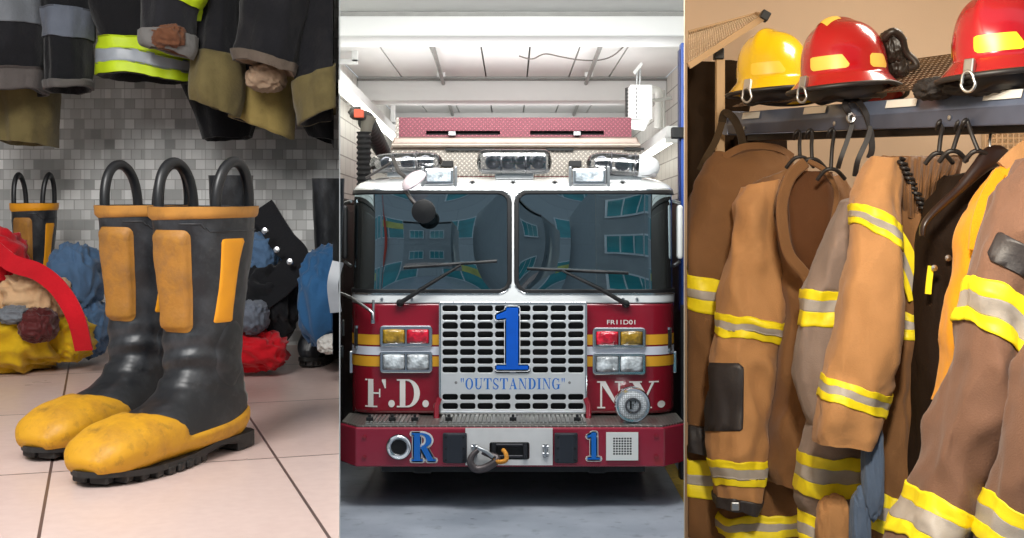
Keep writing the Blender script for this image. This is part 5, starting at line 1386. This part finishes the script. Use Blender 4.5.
mb = MB(); lump(mb, 916, 78, 952, 100, 3.66, .08, 63, .3); lump(mb, 946, 78, 1040, 96, 3.50, .10, 64, .25); mb.build('helmet_hood', M('black_helmet_hood', (32, 27, 26), .8, var=.2), smooth=180, label='black cloth hood under the nearest red helmet on the shelf', cat='hood')

# ------------------------------------------------------------------- coats
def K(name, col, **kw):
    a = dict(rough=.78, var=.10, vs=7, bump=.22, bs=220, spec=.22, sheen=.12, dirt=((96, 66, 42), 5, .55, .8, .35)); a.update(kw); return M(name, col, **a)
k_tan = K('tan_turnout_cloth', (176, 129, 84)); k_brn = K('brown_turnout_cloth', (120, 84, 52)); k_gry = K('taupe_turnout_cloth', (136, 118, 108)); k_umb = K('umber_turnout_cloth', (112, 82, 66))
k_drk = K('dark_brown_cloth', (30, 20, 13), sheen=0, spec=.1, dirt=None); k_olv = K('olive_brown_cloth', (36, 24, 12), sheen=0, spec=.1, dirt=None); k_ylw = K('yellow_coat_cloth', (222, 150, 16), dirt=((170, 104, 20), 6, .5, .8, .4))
k_blk = M('black_reinforcement', (46, 42, 44), .5, var=.12, vs=20, bump=.1); k_blu = K('blue_jean_cloth', (84, 100, 124), dirt=None); k_sil = M('silver_trim_tape', (168, 160, 152), .5, var=.06, vs=40, bump=.1, bs=300)
k_lim = M('yellow_trim_tape', (244, 222, 30), .5, var=.05, vs=40, bump=.1, bs=300); k_lin = K('brown_coat_lining', (84, 50, 24)); k_gcl = K('grey_blue_shirt_cloth', (140, 140, 150), dirt=None)
GRP = 'turnout coats hanging under the helmet shelf'
def rcoat(label, x, y, Y): return thing('firefighter_coat', label, 'coat', P(x, y, Y), GRP)
def trip(i): return ((i, i + 1, k_lim), (i + 1, i + 2, k_sil), (i + 2, i + 3, k_lim))

# A: far left
YA = YS(742)
cA = rcoat('brown coat with two yellow bands at far left, half behind the tan sleeve', 705, 500, YA)
sleeve(cA, [(716, 152, 790, 153, YA, .05), (700, 172, 790, 170, YA, .10), (688, 200, 785, 210, YA, .14), (678, 240, 780, 260, YA, .15), (668, 268, 780, 300, YA, .15), (666, 280, 780, 311, YA, .15), (666, 289, 780, 318, YA, .15), (666, 300, 778, 331, YA, .15), (664, 350, 778, 370, YA, .15), (664, 440, 776, 444, YA, .14), (664, 452, 776, 458, YA, .14), (664, 466, 776, 470, YA, .14), (664, 476, 776, 480, YA, .14), (664, 488, 776, 490, YA, .14), (664, 530, 770, 530, YA, .13)],
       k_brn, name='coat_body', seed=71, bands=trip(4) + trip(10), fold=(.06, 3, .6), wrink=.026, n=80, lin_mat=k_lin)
sleeve(cA, [(690, 425, 718, 430, YA - .17, .04), (690, 440, 720, 442, YA - .17, .045), (690, 452, 722, 456, YA - .17, .04)], k_blk, name='cuff', seed=72, n=16)
mb = MB(); strap(mb, [P(724, 158, YA - .05), P(745, 148, YA - .05), P(775, 149, YA - .05), P(792, 158, YA - .03)], .03, .02, tilt=(0, -1, .6)); mb.build('collar', k_brn, cA, smooth=60)
mb = MB(); lump(mb, 688, 480, 722, 560, YA - .05, .08, 73, .18, 1.2); mb.build('grey_trousers', k_gcl, smooth=180, label='pale grey-blue trousers hanging below the coat at far left', cat='trousers')

# B: tan sleeve with black elbow patch
YBc = YS(764) - .10
cB = rcoat('tan coat with a black elbow patch on its front sleeve, second from left', 745, 520, YBc)
sleeve(cB, [(750, 182, 806, 166, YBc + .12, .05), (742, 200, 812, 200, YBc + .12, .10), (748, 240, 806, 250, YBc + .12, .12), (750, 300, 802, 310, YBc + .12, .12), (750, 331, 799, 333, YBc + .12, .12), (750, 337, 798, 339, YBc + .12, .12), (750, 343, 797, 345, YBc + .12, .12), (750, 349, 797, 351, YBc + .12, .12), (746, 420, 806, 420, YBc + .12, .12), (740, 480, 815, 470, YBc + .12, .12), (724, 514, 800, 508, YBc + .12, .11), (722, 520, 798, 516, YBc + .12, .11), (722, 527, 798, 522, YBc + .12, .11), (724, 534, 798, 530, YBc + .12, .11), (726, 560, 796, 560, YBc + .12, .10)],
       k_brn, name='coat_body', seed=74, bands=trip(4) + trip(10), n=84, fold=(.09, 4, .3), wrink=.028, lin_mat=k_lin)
obB, SB = sleeve(cB, [(744, 186, 778, 180, YBc, .04), (736, 206, 774, 206, YBc - .02, .075), (731, 238, 776, 240, YBc - .03, .085), (724, 276, 780, 280, YBc - .04, .09), (718, 311, 778, 321, YBc - .05, .09), (717.5, 318, 778, 328, YBc - .05, .09), (717, 325, 778, 334, YBc - .05, .09), (716.5, 333, 777, 342, YBc - .05, .09), (714, 364, 775, 366, YBc - .05, .09), (712, 430, 768, 432, YBc - .05, .085), (714, 457, 766, 458, YBc - .05, .08), (714.5, 464, 765, 465, YBc - .05, .08), (715, 473, 764, 473, YBc - .05, .08), (716, 481, 763, 481, YBc - .05, .08), (717, 494, 760, 500, YBc - .05, .075), (719, 503, 756, 514, YBc - .05, .07)],
       k_tan, seed=75, bands=trip(4) + trip(10), cuff=13.9, cuffmat=k_blk, n=96, fold=(.10, 3, .9), wrink=.026, lin_mat=k_drk)
def decal(S, fn, nm, mat, root, off=.006):
    V, F, T, U, N = S; v2, f2, (n2,) = clip(V, F, [fn(v, n) for v, n in zip(V, N)], (N,))
    mb = MB(); mb.add([v + n * off for v, n in zip(v2, n2)], f2); return mb.build(nm, mat, root, smooth=180, solid=off * .9)
def pix(v): return CX + v.x / v.y * FPX, HY - (v.z - ZC) / v.y * FPX
def rectd(x0, y0, x1, y1, r=2, rot=0.0):
    cx, cy = (x0 + x1) / 2, (y0 + y1) / 2; c, s = math.cos(rot), math.sin(rot)
    def f(v, n):
        if n.y > .05: return -5
        x, y = pix(v); dx, dy = x - cx, y - cy
        return sdf_rr(dx * c + dy * s, -dx * s + dy * c, 0, 0, (x1 - x0) / 2, (y1 - y0) / 2, r)
    return f
decal(SB, rectd(700, 363, 743.5, 431), 'elbow_patch', k_blk, cB)
mb = MB(); mb.box(P(735, 506, YBc - .13), (.03, .02, .03)); mb.build('buckle', m_steel, cB, bev=.004)

# C: open collar coat
YC = YS(806)
cC = rcoat('brown coat with a wide open collar showing its dark lining', 810, 480, YC)
sleeve(cC, [(782, 178, 846, 176, YC + .1, .05), (776, 210, 856, 210, YC + .1, .09), (782, 280, 850, 280, YC + .1, .1), (784, 320, 846, 330, YC + .1, .1), (778, 400, 845, 400, YC + .1, .1), (768, 450, 838, 450, YC + .1, .1), (772, 480, 826, 490, YC + .1, .08)], k_brn, name='coat_body', seed=77, n=60, wrink=.03, fold=(.10, 4, 1.4), lin_mat=k_lin)
sleeve(cC, [(793, 172, 832, 172, YC - .04, .03), (789, 200, 838, 200, YC - .05, .035), (791, 240, 836, 240, YC - .05, .035), (798, 262, 828, 262, YC - .04, .03), (806, 275, 822, 274, YC - .04, .02)], k_lin, name='lining', seed=78, n=30, wrink=.006)
for nm, pts, w in (('collar', [P(806, 162, YC - .10), P(790, 178, YC - .12), P(782, 205, YC - .13), P(784, 235, YC - .13), P(790, 256, YC - .12), P(806, 276, YC - .10), P(814, 300, YC - .08)], .040),
                   ('collar', [P(808, 161, YC - .08), P(824, 170, YC - .10), P(836, 190, YC - .10), P(834, 215, YC - .10), P(828, 245, YC - .10), P(822, 272, YC - .10)], .018)):
    mb = MB(); strap(mb, pts, w, .014, n=40, tilt=(.2, -1, .1)); mb.build(nm, k_brn, cC, smooth=60, bev=.006)

# D: taupe sleeve
YD = YS(834) - .06
cD = rcoat('taupe coat with bright yellow bands, just left of the large tan coat', 830, 520, YD)
sleeve(cD, [(846, 203, 868, 196, YD, .03), (832, 226, 864, 224, YD, .06), (818, 252, 860, 250, YD, .08), (806, 282, 858, 284, YD, .085), (802, 289.5, 852, 289.5, YD, .085), (800.5, 299, 848, 299, YD, .085), (799.5, 311, 844, 312, YD, .085), (798.5, 325, 842, 326, YD, .085), (795, 352, 838, 354, YD, .085), (795, 380, 832, 386, YD, .08), (803, 408, 828, 414, YD, .07), (811, 424, 826, 428, YD, .05)], k_gry, seed=80, bands=trip(4), n=70, wrink=.020, fold=(.08, 3, 0), lin_mat=k_drk)
sleeve(cD, [(812, 400, 868, 400, YD + .02, .07), (805, 440, 864, 444, YD, .09), (802, 451, 864, 456, YD, .095), (801, 462, 864, 468, YD, .095), (799, 475, 862, 480, YD, .095), (797, 489, 860, 494, YD, .095), (798, 500, 858, 504, YD, .09), (804, 512, 858, 516, YD, .085), (803, 523, 858, 526, YD, .085), (802, 533, 858, 536, YD, .085), (800, 560, 858, 560, YD, .085)], k_gry, name='coat_body', seed=81, bands=trip(2) + ((7, 8, k_lim), (8, 9, k_sil), (9, 9.9, k_lim)), n=70, wrink=.024, fold=(.07, 3, .5), lin_mat=k_drk)
mb = MB(); lump(mb, 816, 494, 852, 560, YD - .12, .05, 83, .15); mb.build('glove', k_tan, cD, smooth=180)

# E: large tan coat in the middle
YE = YS(882) - .05
cE = rcoat('large tan coat with diagonal yellow bands, biggest in the middle', 880, 520, YE)
sleeve(cE, [(880, 158, 958, 156, YE + .12, .05), (876, 172, 956, 172, YE + .12, .09), (880, 215, 946, 215, YE + .12, .12), (884, 270, 936, 270, YE + .12, .12), (886, 311, 926, 311, YE + .12, .12), (886, 320, 925, 320, YE + .12, .12), (886, 329, 924, 329, YE + .12, .12), (886, 338, 923, 338, YE + .12, .12), (878, 400, 924, 400, YE + .12, .12), (872, 450, 934, 446, YE + .12, .12), (870, 488, 938, 506, YE + .12, .11), (868, 500, 934, 517, YE + .12, .11), (865, 510, 928, 526, YE + .12, .11), (862, 522, 922, 537, YE + .12, .11), (860, 545, 916, 560, YE + .12, .10)],
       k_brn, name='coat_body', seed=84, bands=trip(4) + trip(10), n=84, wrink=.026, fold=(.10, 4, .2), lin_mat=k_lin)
obE, SE = sleeve(cE, [(874, 158, 902, 159, YE + .02, .03), (862, 176, 900, 182, YE, .07), (858, 196, 896, 214, YE - .02, .09), (855.5, 204, 895, 228, YE - .03, .095), (854.5, 211, 895, 236, YE - .03, .095), (853.5, 217, 896, 244, YE - .03, .095), (852.5, 223, 896, 252, YE - .03, .095), (846, 270, 897, 290, YE - .04, .10), (838, 326, 898, 336, YE - .05, .10), (828, 366, 893, 380, YE - .05, .10), (825.5, 374, 889, 395, YE - .05, .10), (824, 380, 886, 402, YE - .05, .10), (822, 388, 882, 408, YE - .05, .10), (820, 396, 879, 417, YE - .05, .10), (817, 424, 872, 434, YE - .05, .095), (818, 442, 866, 449, YE - .05, .085)],
       k_tan, seed=85, bands=trip(3) + trip(10), n=110, k=64, wrink=.018, fold=(.07, 3, .4), lin_mat=k_drk)
# diagonal chest band beside the sleeve, pleated neck and lacing
for o, m in ((0, k_lim), (9, k_sil), (18, k_lim)):
    mb = MB(); strap(mb, [P(884 + o * .55, 236 - o * .5, YE - .005), P(896 + o * .6, 258 - o * .55, YE - .01), P(907 + o * .55, 282 - o * .5, YE - .005), P(913 + o * .5, 300 - o * .5, YE)], .030, .008); mb.build('reflective_band', m, cE, smooth=60)
V = []
nn, kk = 14, 90
for i in range(nn + 1):
    f = i / nn
    for j in range(kk + 1):
        g = j / kk; x = 902 + 56 * g + f * (6 - 22 * g); y = 157 + f * (64 - 26 * g)
        V.append(P(x, y, YE + .02 + .028 * math.sin(g * 34 + f * 1.2) * (.35 + .65 * f) - .05 * math.sin(PI * f)))
mb = MB(); mb.add(V, ringfaces(nn + 1, kk + 1, closed=False)); mb.build('pleated_collar', k_brn, cE, smooth=180, solid=.012)
mb = MB()
pts = [P(900 + 3.5 * math.sin(i * .9) + i * .34, 158 + i * .72, YE - .03 - .016 * math.cos(i * .9)) for i in range(96)]
mb.tube(curve(pts, 200), .0055, 6); mb.build('coiled_cord', m_hblack, cE, smooth=60)
mb = MB(); strap(mb, [P(930, 430, YE - .02), P(924, 455, YE - .03), P(914, 490, YE - .03), P(905, 520, YE - .02)], .016, .012); mb.build('zip', M('brass_zip', (120, 84, 44), .4, .5), cE, smooth=60)
mb = MB(); strap(mb, [P(932, 424, YE + .0), P(941, 444, YE - .01), P(938, 466, YE - .01), P(926, 500, YE)], .045, .014); mb.build('storm_flap', k_brn, cE, smooth=60)
mb = MB(); lump(mb, 862, 418, 884, 520, YE - .05, .04, 86, .2, 1.2); lump(mb, 850, 486, 870, 570, YE - .03, .04, 87, .2, 1.2); mb.build('jean_trousers', k_blu, smooth=180, label='blue jeans hanging between the taupe coat and the tan coat', cat='trousers')

# F: dark coat on the black hanger
YFc = YS(946)
cF = rcoat('very dark brown coat on the broad black hanger', 940, 440, YFc)
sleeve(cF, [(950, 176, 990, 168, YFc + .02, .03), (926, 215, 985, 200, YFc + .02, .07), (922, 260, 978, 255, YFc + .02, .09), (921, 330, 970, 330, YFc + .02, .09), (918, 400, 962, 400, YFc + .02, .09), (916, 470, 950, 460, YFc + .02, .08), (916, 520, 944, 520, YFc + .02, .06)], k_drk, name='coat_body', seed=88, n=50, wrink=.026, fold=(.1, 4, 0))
for x, y in ((948, 258), (934, 268)):
    mb = MB(); mb.lathe([(.009, 0), (.009, .004), (0, .006)], P(x, y, YFc - .09), (0, -1, 0), 12); mb.build('snap', m_steel, cF, smooth=60)
mb = MB(); strap(mb, [P(931, 266, YFc - .08), P(929, 282, YFc - .08), P(928, 294, YFc - .08)], .016, .006); mb.build('reflective_band', k_lim, cF, smooth=60)
m_hang = M('black_plastic_hanger', (38, 24, 20), .32, var=.1)
hg = thing('coat_hanger', 'broad black plastic hanger carrying the dark coat', 'hanger', P(985, 160, YFc - .12))
V = []
cs = curve([P(922, 236, YFc - .16), P(924, 224, YFc - .16), P(936, 210, YFc - .15), P(958, 190, YFc - .13), P(977, 170, YFc - .12), P(990, 158, YFc - .11), P(1001, 157, YFc - .10), P(1008, 168, YFc - .08)], 40)
ww = [.010, .014, .018, .022, .036, .052, .05, .02]
for i, p in enumerate(cs):
    d = (cs[min(i + 1, 39)] - cs[max(i - 1, 0)]).normalized(); s = d.cross(Vector((0, -1, 0))).normalized(); f = i / 39 * 7; q = int(min(f, 6)); w = ww[q] + (ww[q + 1] - ww[q]) * (f - q)
    for j in range(12):
        a = 2 * PI * j / 12; V.append(p + s * math.cos(a) * w * .6 + Vector((0, 1, 0)) * math.sin(a) * .016)
mb = MB(); mb.add(V, ringfaces(40, 12) + [tuple(range(11, -1, -1)), tuple(39 * 12 + j for j in range(12))]); mb.build('hanger_arm', m_hang, hg, smooth=180)
mb = MB(); mb.tube(curve([P(990, 156, YFc - .11), P(990, 140, YFc - .10), P(991, 130, YFc - .06), P(990, 124, YFc - .02)], 16), .004, 6); mb.build('hook', m_steel, hg, smooth=60)

# G: yellow coat
YGc = YS(984) - .02
cG = rcoat('plain bright yellow coat between the dark coat and the umber coat', 960, 400, YGc)
sleeve(cG, [(1003, 166, 1030, 158, YGc, .03), (986, 192, 1020, 190, YGc, .06), (963, 222, 1010, 226, YGc, .09), (955, 268, 1000, 270, YGc, .095), (948, 320, 990, 322, YGc, .095), (943, 366, 980, 368, YGc, .09), (938, 404, 968, 404, YGc, .08)], k_ylw, seed=90, n=60, wrink=.024, fold=(.12, 4, .5))
mb = MB(); strap(mb, [P(1000, 172, YGc - .06), P(986, 196, YGc - .08), P(977, 222, YGc - .09), P(974, 250, YGc - .095)], .03, .012); mb.build('collar', k_ylw, cG, smooth=60)
mb = MB(); strap(mb, [P(1004, 168, YGc - .04), P(1016, 156, YGc - .04), P(1030, 146, YGc - .02)], .045, .02); mb.build('shoulder_loop', k_tan, cG, smooth=60)

# H: big umber coat at the right
YH = YS(1020) - .06
cH = rcoat('umber brown coat with a black shoulder patch at the right photo edge', 960, 530, YH)
obH, SH = sleeve(cH, [(1022, 158, 1070, 170, YH, .05), (1004, 190, 1078, 206, YH - .02, .10), (990, 226, 1084, 250, YH - .03, .12), (974, 275, 1078, 342, YH - .04, .125), (971, 288.5, 1074, 356, YH - .04, .125), (968, 305, 1066, 376, YH - .04, .125), (964, 319, 1062, 390, YH - .04, .125), (955, 372, 1024, 400, YH - .05, .12), (940, 425, 994, 440, YH - .05, .11), (919, 484, 972, 518, YH - .05, .105), (914, 498, 967, 531, YH - .05, .105), (905, 516, 960, 548, YH - .05, .105), (898, 530, 954, 560, YH - .05, .105), (890, 560, 944, 580, YH - .05, .10)],
       k_umb, seed=92, bands=trip(3) + trip(9), n=120, k=72, wrink=.028, fold=(.06, 3, .7), lin_mat=k_drk)
decal(SH, rectd(990.5, 241, 1040, 271, 3, .46), 'shoulder_patch', k_blk, cH, .007)
# I: last coat, mostly outside the picture
YI = YS(1040) - .22
cI = rcoat('umber coat sleeve in the lower right corner of the photo', 1010, 530, YI)
sleeve(cI, [(1034, 330, 1090, 330, YI, .07), (1016, 400, 1086, 410, YI, .09), (1003, 450, 1084, 480, YI, .10), (995, 493, 1082, 545, YI, .10), (991, 507, 1082, 560, YI, .10), (988, 522, 1082, 574, YI, .10), (983, 536, 1080, 590, YI, .10), (978, 570, 1080, 610, YI, .10)], k_umb, seed=94, bands=trip(3), n=70, wrink=.026, fold=(.07, 3, .2), lin_mat=k_drk)
mb = MB(); lump(mb, 962, 440, 1004, 580, YH + .06, .05, 96, .2, 1.2); mb.build('jean_trousers', k_blu, smooth=180, label='blue jeans hanging behind the umber coats at lower right', cat='trousers')
# body of H behind
sleeve(cH, [(1006, 190, 1080, 190, YH + .16, .06), (986, 300, 1080, 300, YH + .16, .09), (972, 420, 1060, 420, YH + .16, .09), (960, 470, 1050, 480, YH + .16, .08)], k_drk, name='coat_body', seed=97, n=30)
# dark clothes on the far rack
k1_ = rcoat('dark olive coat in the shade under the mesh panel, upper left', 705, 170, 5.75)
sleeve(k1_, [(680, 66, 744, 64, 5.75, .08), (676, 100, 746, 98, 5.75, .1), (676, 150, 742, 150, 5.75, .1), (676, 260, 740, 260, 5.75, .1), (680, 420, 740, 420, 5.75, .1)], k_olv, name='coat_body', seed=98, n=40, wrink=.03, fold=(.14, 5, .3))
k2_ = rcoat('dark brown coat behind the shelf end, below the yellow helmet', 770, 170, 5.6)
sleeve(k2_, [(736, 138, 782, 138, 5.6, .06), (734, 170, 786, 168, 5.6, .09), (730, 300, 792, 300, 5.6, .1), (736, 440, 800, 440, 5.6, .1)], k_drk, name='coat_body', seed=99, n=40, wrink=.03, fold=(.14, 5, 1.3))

# hangers, hooks and straps on the rail
def hook(label, x, y0, y1, lean_, Y):
    t = thing('coat_hanger', label, 'hanger', P(x, y1, Y))
    mb = MB(); mb.tube(curve([P(x - 5, y0 + 5, Y + .02), P(x - 4, y0, Y), P(x - 1, y0 - 3, Y), P(x + 1, y0, Y), P(x + lean_ * .5, (y0 + y1) / 2, Y - .02), P(x + lean_, y1, Y - .03)], 24), .0065, 8); mb.build('hook', m_hblack, t, smooth=60)
    mb = MB(); mb.tube(curve([P(x + lean_ - 14, y1 + 12, Y), P(x + lean_ - 5, y1 + 2, Y - .02), P(x + lean_ + 5, y1 + 2, Y - .02), P(x + lean_ + 14, y1 + 11, Y)], 16), .007, 8); mb.build('hanger_arm', m_hblack, t, smooth=60)
hook('thin dark hanger hook above the open collar, left one of the pair', 799, 134, 156, 1, YS(802))
hook('thin dark hanger hook above the open collar, right one of the pair', 811, 133, 158, 1, YS(813))
hook('dark hanger hook above the taupe coat, left of the looped strap', 833, 132, 168, -2, YS(833))
hook('tilted dark hanger hook above the pleated collar of the tan coat', 942, 124, 152, -3, YS(940))
hook('slanted dark hanger hook right of the pleated collar', 961, 124, 150, -8, YS(957))
hook('leaning dark hanger hook just left of the broad black hanger', 967, 123, 150, 11, YS(970))
st = thing('webbing_strap', 'black strap looped over the shelf between the labels', 'strap', P(858, 160, YS(858)))
def cord(pts, w=.018): 
    mb = MB(); strap(mb, pts, w, .008, n=36); return mb
Ys = YS(856) - .06
cord([P(851, 116, Ys), P(845, 106, Ys - .01), P(848, 100, Ys + .03), P(857, 101, Ys + .02), P(865, 112, Ys - .01), P(870, 128, Ys - .01), P(872, 148, Ys - .01), P(869, 158, Ys)]).build('strap_loop', m_hblack, st, smooth=60)
cord([P(850, 112, Ys - .02), P(852, 122, Ys - .02), P(848, 138, Ys - .02), P(841, 158, Ys - .02), P(838, 168, Ys)], .014).build('strap_end', m_hblack, st, smooth=60)
cord([P(871, 126, Ys - .02), P(867, 140, Ys - .02), P(858, 160, Ys - .02), P(855, 176, Ys)], .016).build('strap_end', m_hblack, st, smooth=60)
mb = MB(); mb.tube([P(851 + 3 * math.cos(a), 118 + 4 * math.sin(a), Ys - .03) for a in [2 * PI * i / 20 for i in range(20)]], .006, 6, closed=True); mb.build('carabiner', m_steel, st, smooth=60)
st2 = thing('webbing_strap', 'olive strap hanging from the left end of the shelf', 'strap', P(738, 160, 4.9))
cord([P(722, 122, 4.88), P(725, 113, 4.86), P(733, 118, 4.84), P(740, 132, 4.84), P(744, 150, 4.86), P(748, 164, 4.9)], .03).build('strap_loop', K('dark_olive_webbing', (54, 42, 28)), st2, smooth=60)
cord([P(722, 122, 4.88), P(716, 140, 4.86), P(706, 158, 4.86), P(700, 170, 4.9)], .026).build('strap_end', K('olive_webbing', (70, 54, 34)), st2, smooth=60)
# pale grid on the wall at the right
gp = thing('wall_grid', 'pale cream wire grid on the wall behind the broad black hanger', 'grid', P(1010, 170, YR - .05))
mb = MB(); g0, g1 = P(984, 122, YR - .04), P(1034, 200, YR - .04)
mb.box((g0 + g1) / 2 + Vector((0, .02, 0)), (g1.x - g0.x, .02, g0.z - g1.z)); mb.build('backing', M('cream_backing', (236, 214, 180), .6), gp)
mb = MB()
for i in range(10): x = g0.x + (g1.x - g0.x) * i / 9; mb.tube([(x, YR - .06, g0.z), (x, YR - .06, g1.z)], .006, 6)
for i in range(15): z = g0.z + (g1.z - g0.z) * i / 14; mb.tube([(g0.x, YR - .06, z), (g1.x, YR - .06, z)], .006, 6)
mb.build('grid_wire', M('tan_grid_wire', (206, 172, 134), .5), gp)
# =================================================================== light
w = bpy.data.worlds.new('world'); SC.world = w; w.use_nodes = True
w.node_tree.nodes['Background'].inputs[0].default_value = (.86, .93, 1.0, 1); w.node_tree.nodes['Background'].inputs[1].default_value = .75
def area(name, loc, to, size, power, col=(1, 1, 1), sy=None, spread=None):
    l = bpy.data.lights.new(name, 'AREA'); l.energy = power; l.color = col; l.size = size
    if sy: l.shape = 'RECTANGLE'; l.size_y = sy
    if spread: l.spread = math.radians(spread)
    o = bpy.data.objects.new(name, l); COL.objects.link(o); o.location = loc
    o.rotation_euler = (Vector(to) - Vector(loc)).to_track_quat('-Z', 'Y').to_euler(); return o
area('ceiling_lamp_tiles', (-.75, .75, 2.95), (-.75, 2.5, 1.75), .6, 30, (1, .98, .95))  # added light out of view, in front of the ceiling, to brighten the wall
SC.view_settings.view_transform = 'Standard'; SC.view_settings.look = 'None'; SC.view_settings.gamma = 1; SC.view_settings.exposure = 0.0
SC.view_settings.use_curve_mapping = False
area('bay_ceiling_lamp', (0, 8.2, 3.6), (0, 11, 1.2), 2.6, 120, (1, .99, .96), sy=1.0)  # added fill out of view, before the bay, to brighten the truck front
area('bay_rear_uplight', (0, 12.2, 2.95), (0, 12.4, 4), 2.8, 60, (1, 1, 1), sy=3.0)  # added fill aimed upwards to whiten the ceiling; no fixture there
area('bay_far_uplight', (0, 17.0, 3.0), (0, 17.2, 4), 2.8, 45, (1, 1, 1), sy=3.0)  # second added fill, brightens the far part of the ceiling
area('coat_room_lamp', (.62, 2.2, 2.75), (1.15, 4.0, 1.75), .22, 50, (1, .9, .75))
area('coat_room_ceiling', (1.9, 4.6, 3.36), (1.7, 5.2, 2.0), .8, 46, (1, .9, .75))  # added warm fill out of view, brightens the back wall behind the coats
